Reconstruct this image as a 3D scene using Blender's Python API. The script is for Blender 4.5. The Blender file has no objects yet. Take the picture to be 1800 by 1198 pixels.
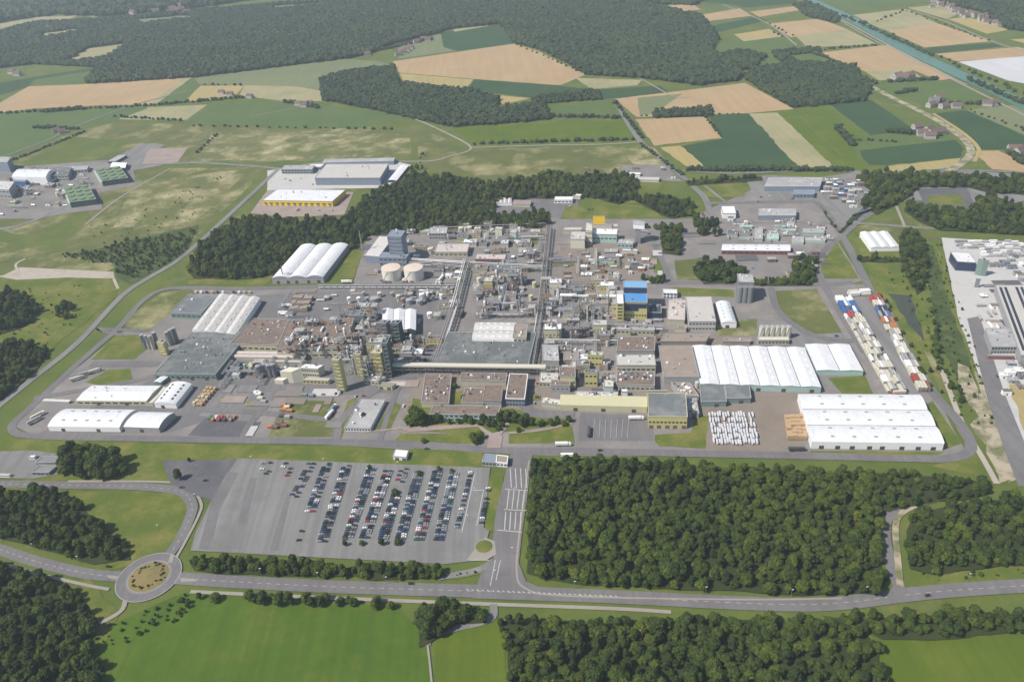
SKY_STR, SUN_STR, EXPO, HAZE = 0.10, 4.2, 0.40, 0.000065
import bpy, math, random
from mathutils import Vector, noise as mnoise
from mathutils.geometry import tessellate_polygon
R = random.Random(7)
SC = bpy.context.scene
COL = SC.collection
# ---------------------------------------------------------------- camera
FPX, PIT, ROL, CH = 1400.0, math.radians(31.6), math.radians(4.5), 500.0
fw = Vector((0, math.cos(PIT), -math.sin(PIT)))
_u0 = Vector((0, math.sin(PIT), math.cos(PIT))); _r0 = Vector((1, 0, 0))
ri = _r0*math.cos(ROL) - _u0*math.sin(ROL)
up = _u0*math.cos(ROL) + _r0*math.sin(ROL)
def P(x, y, z=0.0):
    """photo pixel -> point of the ground plane (or of height z)"""
    d = fw*FPX + ri*(x-900) - up*(y-599)
    t = (z-CH)/d.z
    return Vector((0, 0, CH)) + d*t
from mathutils import Matrix
cam = bpy.data.cameras.new('camera'); co = bpy.data.objects.new('camera', cam); COL.objects.link(co)
m = Matrix((ri, up, -fw)).transposed().to_4x4(); m.translation = (0, 0, CH); co.matrix_world = m
cam.sensor_width = 36; cam.lens = FPX/1800*36; cam.clip_start = 1; cam.clip_end = 60000
SC.camera = co
# ---------------------------------------------------------------- light
SUN_EL = math.radians(50); SUN_DIR = Vector((-0.93, -0.37, 0)).normalized()
w = bpy.data.worlds.new("World"); SC.world = w; w.use_nodes = True
nt = w.node_tree; sky = nt.nodes.new('ShaderNodeTexSky'); sky.sky_type = 'NISHITA'; sky.sun_disc = False
sky.sun_elevation = SUN_EL; sky.sun_rotation = math.atan2(SUN_DIR.x, SUN_DIR.y)
nt.links.new(sky.outputs[0], nt.nodes['Background'].inputs[0]); nt.nodes['Background'].inputs[1].default_value = SKY_STR
sl = bpy.data.lights.new('sun', 'SUN'); sl.energy = SUN_STR; sl.angle = math.radians(0.6); sl.color = (1, .935, .84)
so = bpy.data.objects.new('sun', sl); COL.objects.link(so)
tosun = SUN_DIR*math.cos(SUN_EL) + Vector((0, 0, math.sin(SUN_EL)))
so.rotation_euler = tosun.to_track_quat('Z', 'Y').to_euler(); so.location = (0, 0, 900)
SC.view_settings.view_transform = 'Standard'; SC.view_settings.look = 'None'; SC.view_settings.exposure = EXPO; SC.view_settings.gamma = 1
# ---------------------------------------------------------------- materials
MATS = {}
def _noise(nt, vec, scale, detail=4, rough=.6):
    n = nt.nodes.new('ShaderNodeTexNoise'); n.inputs['Scale'].default_value = scale
    n.inputs['Detail'].default_value = detail; n.inputs['Roughness'].default_value = rough
    nt.links.new(vec, n.inputs['Vector']); return n.outputs['Fac']
def _ramp(nt, fac, a, b):
    m = nt.nodes.new('ShaderNodeMapRange'); m.inputs['From Min'].default_value = a; m.inputs['From Max'].default_value = b
    nt.links.new(fac, m.inputs['Value']); return m.outputs[0]
def _mix(nt, fac, a, b, blend='MIX'):
    m = nt.nodes.new('ShaderNodeMix'); m.data_type = 'RGBA'; m.blend_type = blend
    for s, v in ((m.inputs[0], fac), (m.inputs[6], a), (m.inputs[7], b)):
        if isinstance(v, (int, float)): s.default_value = v
        elif isinstance(v, tuple): s.default_value = (*v, 1) if len(v) == 3 else v
        else: nt.links.new(v, s)
    return m.outputs[2]
def newmat(name, rough=.9, spec=.2):
    m = bpy.data.materials.new(name); m.use_nodes = True; b = m.node_tree.nodes['Principled BSDF']
    b.inputs['Roughness'].default_value = rough; b.inputs['Specular IOR Level'].default_value = spec
    MATS[name] = m; return m, m.node_tree, b
def gvec(nt, rot=0, sx=1, sy=1):
    g = nt.nodes.new('ShaderNodeNewGeometry')
    mp = nt.nodes.new('ShaderNodeMapping'); mp.inputs['Rotation'].default_value = (0, 0, rot); mp.inputs['Scale'].default_value = (sx, sy, 1)
    nt.links.new(g.outputs['Position'], mp.inputs['Vector']); return mp.outputs[0]
def ground(name, c1, c2, c3=None, s1=.02, s2=.25, s3=.006, stripe=None, rot=0, amt3=(.5, .7), rough=.95):
    """three scales of soil / grass variation; stripe = (period m, strength)"""
    m, nt, b = newmat(name, rough, .1)
    v = gvec(nt)
    col = _mix(nt, _ramp(nt, _noise(nt, v, s1), .35, .65), c1, c2)
    if c3: col = _mix(nt, _ramp(nt, _noise(nt, v, s3, 6, .7), *amt3), col, c3)
    f = _ramp(nt, _noise(nt, v, s2, 3, .7), .25, .75)
    dk = tuple(x*.78 for x in c1)
    col = _mix(nt, _mul(nt, f, .45), col, dk)
    if stripe:
        v2 = gvec(nt, rot, 1/stripe[0], .004)
        f2 = _ramp(nt, _noise(nt, v2, 1.0, 2, .5), .4, .6)
        col = _mix(nt, _mul(nt, f2, stripe[1]), col, tuple(x*.6 for x in c1))
    nt.links.new(col, b.inputs['Base Color']); return m
def _mul(nt, f, k):
    m = nt.nodes.new('ShaderNodeMath'); m.operation = 'MULTIPLY'; nt.links.new(f, m.inputs[0]); m.inputs[1].default_value = k; return m.outputs[0]
def surf(name, c, var=.15, scale=.25, rough=.7, spec=.3, streak=0, metal=0, c2=None, sc2=.05):
    m, nt, b = newmat(name, rough, spec); b.inputs['Metallic'].default_value = metal
    v = gvec(nt)
    dk = tuple(x*(1-var) for x in c)
    col = _mix(nt, _ramp(nt, _noise(nt, v, scale, 5, .7), .3, .7), c, dk)
    if c2: col = _mix(nt, _ramp(nt, _noise(nt, v, sc2, 5, .7), .48, .62), col, c2)
    if streak:
        v2 = gvec(nt, math.radians(8), .9, .06)
        col = _mix(nt, _mul(nt, _ramp(nt, _noise(nt, v2, 1.0, 3, .6), .45, .75), streak), col, tuple(x*.55 for x in c))
    nt.links.new(col, b.inputs['Base Color']); return m
def leaf(name, c, var):
    m, nt, b = newmat(name, .75, .15)
    oi = nt.nodes.new('ShaderNodeObjectInfo'); v = gvec(nt)
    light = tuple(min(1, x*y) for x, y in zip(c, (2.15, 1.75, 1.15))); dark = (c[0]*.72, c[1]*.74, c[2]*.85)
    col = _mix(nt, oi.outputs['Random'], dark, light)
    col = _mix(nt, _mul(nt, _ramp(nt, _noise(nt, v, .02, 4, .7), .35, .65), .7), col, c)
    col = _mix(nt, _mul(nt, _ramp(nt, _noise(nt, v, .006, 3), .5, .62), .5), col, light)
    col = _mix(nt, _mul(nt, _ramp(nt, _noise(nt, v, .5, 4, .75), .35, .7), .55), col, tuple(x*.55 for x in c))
    nt.links.new(col, b.inputs['Base Color'])
    b.inputs['Transmission Weight'].default_value = 0
    return m
# ---------------------------------------------------------------- mesh helpers
class MB:
    def __init__(s): s.v = []; s.f = []; s.m = []; s.smooth = False
    def quad(s, pts, mi=0):
        n = len(s.v); s.v += [tuple(p) for p in pts]; s.f.append(tuple(range(n, n+len(pts)))); s.m.append(mi)
    def hexa(s, b, t, mi=0, bottom=False):
        """b, t: bottom and top rings (ccw seen from above)"""
        n = len(s.v); k = len(b); s.v += [tuple(p) for p in b]+[tuple(p) for p in t]
        for i in range(k): j = (i+1) % k; s.f.append((n+i, n+j, n+k+j, n+k+i)); s.m.append(mi)
        s.f.append(tuple(range(n+k, n+2*k))); s.m.append(mi)
        if bottom: s.f.append(tuple(range(n+k-1, n-1, -1))); s.m.append(mi)
    def box(s, c, sz, rot=0, mi=0, bottom=True):
        cx, cy, z0 = c; hx, hy, h = sz[0]/2, sz[1]/2, sz[2]; ca, sa = math.cos(rot), math.sin(rot)
        ring = [(cx+x*ca-y*sa, cy+x*sa+y*ca) for x, y in ((-hx, -hy), (hx, -hy), (hx, hy), (-hx, hy))]
        s.hexa([(x, y, z0) for x, y in ring], [(x, y, z0+h) for x, y in ring], mi, bottom)
    def cyl(s, c, r, h, n=16, mi=0, r2=None, cap=True, dome=0):
        r2 = r if r2 is None else r2; cx, cy, z0 = c
        a = [(math.cos(i*2*math.pi/n), math.sin(i*2*math.pi/n)) for i in range(n)]
        b = [(cx+x*r, cy+y*r, z0) for x, y in a]; t = [(cx+x*r2, cy+y*r2, z0+h) for x, y in a]
        k = len(s.v); s.v += b+t
        for i in range(n): j = (i+1) % n; s.f.append((k+i, k+j, k+n+j, k+n+i)); s.m.append(mi)
        if cap:
            s.v.append((cx, cy, z0+h+dome)); q = len(s.v)-1
            for i in range(n): s.f.append((k+n+i, k+n+(i+1) % n, q)); s.m.append(mi)
    def tube(s, a, b, r, n=6, mi=0):
        a = Vector(a); b = Vector(b); d = (b-a).normalized()
        x = d.cross(Vector((0, 0, 1)) if abs(d.z) < .9 else Vector((1, 0, 0))).normalized(); y = d.cross(x)
        k = len(s.v)
        for p in (a, b):
            for i in range(n): an = i*2*math.pi/n; s.v.append(tuple(p+x*math.cos(an)*r+y*math.sin(an)*r))
        for i in range(n): j = (i+1) % n; s.f.append((k+i, k+n+i, k+n+j, k+j)); s.m.append(mi)
        s.f.append(tuple(range(k, k+n))); s.m.append(mi); s.f.append(tuple(range(k+2*n-1, k+n-1, -1))); s.m.append(mi)
    def beam(s, a, b, wd, mi=0): s.tube(a, b, wd*.7, 4, mi)
    def mesh(s, name, mats, loc=(0, 0, 0), smooth=False):
        me = bpy.data.meshes.new(name); lx, ly, lz = loc
        me.from_pydata([(x-lx, y-ly, z-lz) for x, y, z in s.v], [], s.f)
        for mt in (mats if isinstance(mats, (list, tuple)) else [mats]): me.materials.append(MATS[mt] if isinstance(mt, str) else mt)
        if any(s.m): me.polygons.foreach_set('material_index', s.m)
        if smooth: me.polygons.foreach_set('use_smooth', [True]*len(me.polygons))
        return me
    def build(s, name, mats, parent=None, loc=None, smooth=False):
        """world coordinates in s.v; parent = Empty without rotation"""
        if parent is not None: loc = parent['_o']
        elif loc is None: loc = s.v[0]
        o = bpy.data.objects.new(name, s.mesh(name, mats, tuple(loc), smooth)); COL.objects.link(o)
        if parent is not None: o.parent = TOP.get(id(parent), parent)
        else: o.location = loc
        return o
TOP = {}
REG = []
def tag(o, label, cat, group=None, kind=None, share=False):
    o['label'] = label; o['category'] = cat
    if group: o['group'] = group
    if kind: o['kind'] = kind
    REG.append((o, share)); return o
class Th:
    """a thing: an Empty at its base; parts are built in world coordinates"""
    def __init__(s, name, label, cat, loc, group=None, share=False):
        s.o = bpy.data.objects.new(name, None); COL.objects.link(s.o); s.o.location = loc; s.loc = tuple(loc)
        s.o.empty_display_size = 1
        tag(s.o, label, cat, group, share=share)
    def part(s, mb, name, mats, smooth=False, parent=None):
        o = bpy.data.objects.new(name, mb.mesh(name, mats, s.loc, smooth)); COL.objects.link(o); o.parent = parent or s.o
        return o
def copy_thing(o, loc, rz=0, sc=1, label=None, group=None):
    c = o.copy(); COL.objects.link(c); c.location = loc; c.rotation_euler = (0, 0, rz); c.scale = (sc, sc, sc) if not isinstance(sc, tuple) else sc
    if label: c['label'] = label
    if group: c['group'] = group
    for ch in list(o.children):
        d = ch.copy(); COL.objects.link(d); d.parent = c
    return c
# ---------------------------------------------------------------- ground sheets
def struct(o): o['kind'] = 'structure'; return o
LZ = [0.0]
def sheet(name, pts, mat, z=None, world=False):
    if z is None: LZ[0] += .004; z = LZ[0]
    mb = MB(); w_ = [Vector(p).to_3d() if world else P(*p) for p in pts]
    a = sum(w_[i].x*w_[(i+1) % len(w_)].y-w_[(i+1) % len(w_)].x*w_[i].y for i in range(len(w_)))
    if a < 0: w_ = w_[::-1]
    jit = {'field': 2.2, 'meadow': 1.6, 'lawn': .7, 'verge': 1.5, 'woodland_floor': 2.5, 'bare_soil': 5, 'pond': 3, 'yard': .6}.get(name, 0)
    if jit:
        far_ = w_[0].length > 1600; st = 30 if far_ else 9; jit *= .7 if far_ else 1; q_ = []
        for i in range(len(w_)):
            p0, p1 = w_[i], w_[(i+1) % len(w_)]; n = max(1, min(40, int((p1-p0).length/st)))
            for k in range(n):
                p = p0.lerp(p1, k/n); q_.append(p+Vector((mnoise.noise(p*.045), mnoise.noise(p*.045+Vector((50, 9, 3))), 0))*jit*1.6)
        w_ = q_
    mb.v = [(p.x, p.y, z) for p in w_]
    for t in tessellate_polygon([[Vector((p.x, p.y, 0)) for p in w_]]):
        (x0, y0, _), (x1, y1, _), (x2, y2, _) = (mb.v[i] for i in t)
        mb.f.append(tuple(t) if (x1-x0)*(y2-y0)-(x2-x0)*(y1-y0) > 0 else tuple(t)[::-1]); mb.m.append(0)
    o = mb.build(name, mat)
    return struct(o)
def smooth_line(pts, n=5):
    """Catmull-Rom through world points"""
    w_ = [Vector((p.x, p.y)) for p in pts]
    if len(w_) < 3: return w_
    e = [w_[0]*2-w_[1]]+w_+[w_[-1]*2-w_[-2]]; out = []
    for i in range(1, len(e)-2):
        for k in range(n):
            t = k/n; a, b, c, d = e[i-1:i+3]
            out.append(.5*((2*b)+(c-a)*t+(2*a-5*b+4*c-d)*t*t+(3*b-a-3*c+d)*t**3))
    out.append(w_[-1]); return out
def strip_mb(line, wd, z, off=0, mb=None, thick=0):
    mb = mb or MB(); L = len(line); ls, rs = [], []
    for i, p in enumerate(line):
        t = (line[min(i+1, L-1)]-line[max(i-1, 0)]).normalized(); nrm = Vector((-t.y, t.x))
        ls.append(p+nrm*(off+wd/2)); rs.append(p+nrm*(off-wd/2))
    for i in range(L-1):
        if thick:
            mb.hexa([(*rs[i], z), (*rs[i+1], z), (*ls[i+1], z), (*ls[i], z)], [(*rs[i], z+thick), (*rs[i+1], z+thick), (*ls[i+1], z+thick), (*ls[i], z+thick)])
        else: mb.quad([(*rs[i], z), (*rs[i+1], z), (*ls[i+1], z), (*ls[i], z)])
    return mb
def road(name, pts, wd, mat, dash=None, edge=None, kerb=False, n=5):
    LZ[0] += .004; z = LZ[0]; line = smooth_line([P(*p) for p in pts], n)
    struct(strip_mb(line, wd, z).build(name, mat))
    if edge:
        mb = MB(); strip_mb(line, .3, z+.004, wd/2-.5, mb); strip_mb(line, .3, z+.004, -wd/2+.5, mb)
        struct(mb.build('edge_marking', 'paint'))
    if kerb:
        mb = MB(); strip_mb(line, .3, 0, wd/2+.15, mb, z+.12); strip_mb(line, .3, 0, -wd/2-.15, mb, z+.12); struct(mb.build('kerb', 'kerbstone'))
    if dash: dashes(line, dash[0], dash[1], z+.004, dash[2] if len(dash) > 2 else .3, dash[3] if len(dash) > 3 else 0)
    return line
def dashes(line, on, off, z, wd=.3, side=0):
    mb = MB(); seg = []; acc = 0
    for a, b in zip(line, line[1:]):
        d = (b-a).length; t = 0
        while t < d:
            ph = acc % (on+off); st = (on-ph) if ph < on else (on+off-ph); st = max(st, .01); e = min(t+st, d)
            if ph < on: strip_mb([a+(b-a)*(t/d), a+(b-a)*(e/d)], wd, z, side, mb)
            acc += e-t; t = e
    struct(mb.build('lane_marking', 'paint'))
def inside(pt, poly):
    x, y = pt[0], pt[1]; c = False; n = len(poly)
    for i in range(n):
        a, b = poly[i], poly[i-1]
        if (a[1] > y) != (b[1] > y) and x < (b[0]-a[0])*(y-a[1])/(b[1]-a[1])+a[0]: c = not c
    return c
def fill(poly, sp, holes=(), jit=.42):
    w_ = [P(*p) for p in poly]; hs = [[P(*p) for p in h] for h in holes]
    x0, x1 = min(p.x for p in w_), max(p.x for p in w_); y0, y1 = min(p.y for p in w_), max(p.y for p in w_)
    out = []; j = 0; y = y0
    while y < y1:
        x = x0+(sp/2 if j % 2 else 0)
        while x < x1:
            q = (x+R.uniform(-jit, jit)*sp, y+R.uniform(-jit, jit)*sp)
            if inside(q, w_) and not any(inside(q, h) for h in hs): out.append(q)
            x += sp
        y += sp*.87; j += 1
    return out
# ---------------------------------------------------------------- materials list
ground('meadow', (.083, .115, .026), (.122, .147, .034), (.20, .172, .068), s3=.012, amt3=(.55, .75))
ground('grass', (.088, .12, .022), (.128, .15, .029), (.21, .18, .06), s1=.03, s3=.03, amt3=(.46, .7))
ground('rough', (.088, .11, .032), (.14, .14, .048), (.40, .345, .19), s3=.011, amt3=(.50, .72))
ground('rough2', (.10, .12, .04), (.17, .16, .06), (.46, .40, .24), s3=.016, amt3=(.47, .68))
ground('green_field', (.060, .112, .013), (.088, .138, .018), (.11, .14, .024), s1=.012, s2=.12, s3=.02, stripe=(5, .22), rot=math.radians(10))
ground('green_field2', (.096, .138, .014), (.076, .116, .014), (.13, .15, .024), s1=.015, s2=.15, s3=.02, stripe=(5, .2), rot=math.radians(6))
ground('pasture', (.08, .125, .037), (.105, .14, .045), None, s1=.01, stripe=(9, .12), rot=.1)
ground('pale_green', (.15, .175, .085), (.185, .20, .10), None, s1=.006, stripe=(12, .15), rot=-.6)
ground('crop', (.036, .072, .030), (.048, .086, .036), None, s1=.008, stripe=(10, .12), rot=.4)
ground('wheat', (.365, .255, .14), (.41, .295, .165), (.34, .27, .16), s1=.006, s3=.01, stripe=(14, .16), rot=-.5)
ground('wheat2', (.37, .29, .12), (.32, .27, .13), None, s1=.01, stripe=(10, .2), rot=.5)
ground('straw', (.325, .29, .16), (.27, .26, .14), (.22, .235, .11), s1=.01, s3=.01, stripe=(10, .2), rot=.5)
ground('white_field', (.52, .52, .53), (.46, .46, .47), None, s1=.01, stripe=(12, .1))
ground('scrub', (.045, .07, .022), (.07, .095, .03), (.12, .13, .05), s1=.05, s2=.3, s3=.04, amt3=(.5, .65))
ground('woodfloor', (.034, .045, .016), (.045, .055, .02), None)
ground('asphalt', (.158, .151, .152), (.192, .183, .18), (.122, .117, .122), s1=.02, s2=.4, s3=.03, amt3=(.5, .8), stripe=(3, .22), rot=math.radians(98))
ground('asphalt_pale', (.20, .197, .19), (.23, .225, .215), (.165, .16, .155), s1=.015, s2=.4, s3=.02, stripe=(7, .4), rot=math.radians(8))
ground('asphalt_dark', (.095, .095, .105), (.125, .122, .128), (.16, .15, .15), s1=.03, s3=.02, s2=.5)
ground('yard', (.18, .168, .16), (.225, .208, .195), (.28, .25, .225), s1=.02, s2=.35, s3=.025, amt3=(.48, .7))
ground('yard_brown', (.20, .165, .135), (.26, .22, .185), (.16, .145, .135), s1=.03, s3=.03)
ground('concrete', (.43, .42, .405), (.50, .485, .46), (.36, .35, .34), s1=.02, s3=.02)
ground('gravel', (.36, .32, .27), (.44, .39, .32), (.25, .23, .17), s1=.03, s3=.03)
ground('sand', (.38, .33, .24), (.27, .23, .16), (.10, .12, .04), s1=.05, s3=.05, amt3=(.45, .58))
ground('pink_paving', (.27, .215, .19), (.33, .27, .24), None, s1=.05)
ground('path_pale', (.30, .275, .235), (.26, .235, .20), None, s1=.03)
ground('canal', (.085, .175, .14), (.10, .195, .155), None, s1=.004, rough=.35)
ground('pond', (.05, .06, .045), (.065, .075, .055), None, rough=.3)
surf('paint', (.50, .50, .48), .3); surf('kerbstone', (.28, .27, .26), .2)
surf('white_roof', (.70, .705, .71), .16, .12, .6, streak=.5)
surf('white_roof2', (.58, .555, .53), .2, .2, .65, streak=.5)
surf('white_metal', (.78, .78, .77), .08, .3, .5)
surf('grey_roof', (.15, .165, .165), .22, .15, .85, c2=(.20, .205, .20))
surf('grey_roof_light', (.34, .335, .33), .15, .15, .85, c2=(.40, .39, .38))
surf('green_grey_roof', (.135, .148, .145), .3, .15, .85, streak=.3, c2=(.185, .19, .185))
surf('brown_roof', (.225, .17, .135), .4, .2, .9, c2=(.145, .12, .105))
surf('tan_roof', (.30, .245, .20), .2, .12, .9, c2=(.25, .21, .175))
surf('pink_roof', (.52, .45, .41), .15, .2, .8, streak=.3)
surf('beige_roof', (.47, .45, .41), .12, .15, .8, c2=(.42, .40, .38))
surf('cream_wall', (.45, .425, .32), .15, .3, .8, streak=.1)
surf('yellow_wall', (.52, .47, .20), .15, .3, .7)
surf('pale_yellow', (.48, .455, .29), .12, .3, .7)
surf('dhl_yellow', (.78, .52, .01), .1, .3, .5)
surf('teal_wall', (.18, .25, .225), .15, .3, .7)
surf('pale_teal', (.36, .48, .43), .12, .3, .7)
surf('dark_teal', (.05, .085, .085), .2, .3, .7)
surf('blue_roof', (.09, .27, .55), .12, .3, .45)
surf('blue_light', (.18, .38, .58), .12, .3, .45)
surf('blue_grey', (.21, .25, .31), .15, .2, .6, streak=.15)
surf('navy', (.035, .05, .10), .2, .3, .4)
surf('grey_wall', (.33, .33, .33), .15, .3, .8, streak=.15)
surf('grey_steel', (.24, .25, .26), .25, .5, .5, metal=.2)
surf('dark_steel', (.085, .085, .09), .3, .5, .6)
surf('pipe_silver', (.45, .46, .46), .2, .5, .35, metal=.5)
surf('brick_red', (.24, .10, .085), .2, .4, .85)
surf('rust', (.20, .135, .10), .35, .6, .9)
surf('orange', (.42, .19, .08), .2, .5, .7); surf('timber', (.44, .31, .18), .25, .9, .85, c2=(.46, .30, .16), sc2=.6)
surf('red', (.40, .06, .05), .15, .5, .5); surf('blue', (.06, .14, .34), .15, .5, .5); surf('green_box', (.07, .20, .13), .15, .5, .6)
surf('cream', (.56, .53, .43), .12, .4, .6); surf('tank_white', (.66, .63, .56), .1, .3, .5); surf('tank_top', (.62, .52, .42), .12, .2, .6)
surf('glass', (.05, .065, .075), .2, .3, .12, spec=.6); surf('rubber', (.03, .03, .03), .1); surf('roof_tile', (.17, .115, .10), .35, .5, .9); surf('house_wall', (.38, .36, .34), .1)
surf('bark', (.10, .08, .06), .3, 2); surf('black_panel', (.03, .035, .045), .1, .3, .25, spec=.5)
surf('tarp', (.66, .66, .68), .35, 1.2, .5); surf('green_roof', (.16, .22, .13), .25, .2, .9); surf('flower', (.24, .18, .075), .3, 1.2, .9, c2=(.13, .14, .05), sc2=.25)
for n_, c_ in dict(car_black=(.012, .012, .014), car_blue=(.02, .045, .12), car_silver=(.42, .43, .44), car_grey=(.11, .115, .12), car_white=(.75, .75, .74), car_red=(.33, .015, .02), car_green=(.02, .09, .075)).items():
    m_, nt_, b_ = newmat(n_, .3, .5); b_.inputs['Base Color'].default_value = (*c_, 1); b_.inputs['Coat Weight'].default_value = .4
    if n_ in ('car_silver', 'car_grey'): b_.inputs['Metallic'].default_value = .4
leaf('leaf_mid', (.042, .070, .013), .3); leaf('leaf_dark', (.032, .055, .014), .3); leaf('leaf_light', (.060, .088, .016), .3); leaf('leaf_far', (.026, .045, .021), .2)
# ---------------------------------------------------------------- the land
g = MB(); g.quad([(-14000, -3000, -.02), (14000, -3000, -.02), (14000, 22000, -.02), (-14000, 22000, -.02)]); struct(g.build('ground', 'meadow', loc=(0, 0, 0)))
def F(mat, *pts, name='field'): return sheet(name, [(pts[i], pts[i+1]) for i in range(0, len(pts), 2)], mat)
# far fields, left and middle
F('pale_green', 40,-6, 95,-6, 88,6, 48,8); F('straw', 0,52, 0,42, 60,30, 135,28, 115,38, 70,38)
F('pale_green', 110,42, 118,38, 182,24, 160,36)
F('crop', -30,176, -30,150, 165,119, 170,124, 50,153)
F('pasture', 0,175, 50,152, 60,140, 168,124, 160,140, 150,148, 60,190)
F('wheat', -20,200, -20,192, 50,152, 150,148, 325,135, 262,184, 180,185, 60,191)
F('straw', 325,135, 340,134, 276,182, 262,184)
F('pale_green', 340,134, 600,103, 668,108, 690,115, 575,168, 560,176, 500,165, 430,150, 350,148)
F('pasture', 340,136, 352,150, 325,178, 276,183)
F('wheat2', 325,179, 352,151, 430,150, 415,168, 380,176)
F('straw', 430,150, 520,152, 565,160, 565,178, 500,178, 420,168)
F('pasture', -20,262, -20,202, 60,196, 200,190, 235,186, 205,210, 150,218, 75,255, 20,278, -20,285)
F('straw', 208,210, 236,190, 365,184, 328,211)
F('pasture', 328,213, 380,181, 500,178, 570,186, 700,200, 716,209, 640,222, 520,226)
F('pasture', 200,205, 235,186, 262,190, 215,208)
F('rough', -20,400, -20,290, 110,240, 200,215, 330,218, 520,228, 735,222, 725,255, 720,282, 345,285, 215,290, 120,380, 60,420)
F('rough2', 345,282, 372,237, 720,235, 722,262, 640,278, 480,282)
F('meadow', 35,287, 125,240, 225,247, 200,272, 160,292, 60,296)
F('rough', 170,300, 475,292, 330,432, 180,470, 90,445, 150,395)
F('rough2', 235,320, 440,296, 340,395, 200,400)
F('rough', 735,225, 800,250, 822,262, 770,300, 735,290)
F('rough', 745,282, 828,262, 1100,256, 1150,258, 1190,305, 1100,330, 790,325)
F('rough2', 1090,262, 1150,260, 1175,292, 1120,296)
# middle band
F('crop', 770,58, 878,42, 908,76, 805,90, 780,82)
F('straw', 796,52, 862,42, 858,46, 800,56)
F('wheat', 690,108, 905,77, 945,90, 1030,131, 985,150, 832,139, 702,128)
F('wheat2', 702,129, 832,140, 816,158, 712,152)
F('crop', 834,140, 985,151, 1040,158, 1000,170, 935,172, 820,158)
F('straw', 1010,137, 1128,141, 1120,150, 1040,157)
F('crop', 1045,158, 1160,151, 1182,167, 1060,174)
F('wheat2', 862,166, 932,173, 882,184)
F('pasture', 955,191, 1068,178, 1080,202, 970,209)
F('green_field2', 795,224, 1095,212, 1120,246, 832,251)
F('wheat', 1080,174, 1310,146, 1396,192, 1315,199, 1120,206)
F('pale_green', 1120,172, 1200,165, 1150,200, 1125,204)
F('wheat', 1116,210, 1240,205, 1268,243, 1150,256)
F('wheat2', 1160,259, 1195,256, 1242,292, 1205,292)
F('crop', 1198,257, 1270,244, 1245,203, 1316,200, 1402,291, 1242,295)
F('straw', 1316,200, 1366,198, 1468,294, 1403,294)
F('green_field2', 1367,198, 1450,184, 1520,240, 1500,262, 1520,298, 1468,296)
F('crop', 1455,181, 1532,176, 1608,228, 1530,238)
F('pasture', 1530,238, 1650,232, 1690,248, 1505,268, 1500,258)
F('crop', 1510,264, 1680,246, 1695,262, 1688,277, 1560,290, 1525,290)
F('wheat2', 1560,292, 1690,278, 1680,296, 1560,302)
F('pasture', 1530,148, 1655,140, 1745,166, 1700,186, 1620,184)
F('crop', 1636,200, 1698,194, 1800,238, 1830,245, 1830,262, 1712,264)
F('pale_green', 1698,193, 1800,183, 1830,186, 1830,240, 1800,237)
F('wheat', 1708,266, 1755,265, 1830,298, 1830,306, 1745,297)
# far right
F('pasture', 1240,78, 1380,62, 1415,85, 1340,95, 1420,118, 1330,125, 1300,110, 1260,100)
F('pasture', 1370,98, 1430,92, 1470,118, 1430,125)
F('crop', 1240,48, 1330,30, 1350,36, 1240,62)
F('wheat2', 1290,61, 1352,51, 1378,64, 1308,73)
F('wheat', 1350,42, 1440,33, 1490,52, 1420,62, 1390,66); F('straw', 1398,64, 1490,52, 1542,78, 1420,84)
F('wheat', 1218,29, 1300,15, 1322,28, 1232,39); F('wheat', 1318,21, 1406,10, 1415,17, 1335,30)
F('wheat', 1162,12, 1212,5, 1232,17, 1182,23); F('crop', 1225,3, 1270,-5, 1400,-8, 1402,6, 1310,14, 1290,9)
F('pasture', 1440,-5, 1600,-8, 1610,8, 1480,22)
F('wheat', 1440,93, 1562,79, 1678,138, 1650,142, 1600,122, 1520,126)
F('straw', 1520,126, 1600,122, 1620,136, 1545,142)
F('straw', 1488,28, 1592,16, 1650,42, 1560,55); F('wheat', 1560,55, 1650,42, 1742,73, 1625,84)
F('straw', 1594,14, 1645,9, 1690,22, 1665,34); F('wheat2', 1665,34, 1700,30, 1772,53, 1735,60)
F('crop', 1625,85, 1745,76, 1762,82, 1645,94); F('wheat', 1645,95, 1790,83, 1830,94, 1830,100, 1680,108)
F('white_field', 1684,109, 1830,97, 1830,152, 1772,142); F('wheat2', 1775,70, 1830,66, 1830,84)
F('straw', 118,106, 158,86, 222,78, 200,95, 170,104, 138,111); F('pale_green', 700,82, 775,60, 780,84, 800,90, 700,104)
# nearer land
F('scrub', 95,450, 160,440, 250,418, 350,395, 330,440, 295,466, 230,500, 205,488, 200,462, 150,462, name='meadow')
F('scrub', 1630,440, 1660,470, 1700,560, 1720,640, 1690,640, 1650,560, name='verge')
F('grass', -40,470, 90,440, 210,500, 205,520, -40,720)
F('rough', -40,420, 100,440, 200,470, 180,482, -40,480)
F('grass', 330,440, 480,480, 470,500, 330,500)
F('green_field', 160,1110, 330,1040, 470,1052, 700,1068, 760,1130, 755,1230, 150,1230, name='meadow')
F('green_field2', 770,1125, 870,1085, 885,1110, 895,1230, 760,1230, name='meadow')
F('green_field2', 1535,1118, 1830,1114, 1830,1240, 1560,1240, name='meadow')
F('grass', 130,865, 300,860, 340,890, 285,985, 150,1010, 120,960, name='meadow')
F('grass', 150,1010, 210,1080, 180,1140, 130,1060, name='meadow')
F('grass', -40,800, 300,795, 330,860, -40,860, name='verge'); F('grass', -40,755, 20,770, 850,795, 850,820, 300,812, -40,800, name='verge')
F('grass', 1500,420, 1640,395, 1760,800, 1720,840, 1640,820, 1700,800, 1640,690, name='verge')
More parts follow.
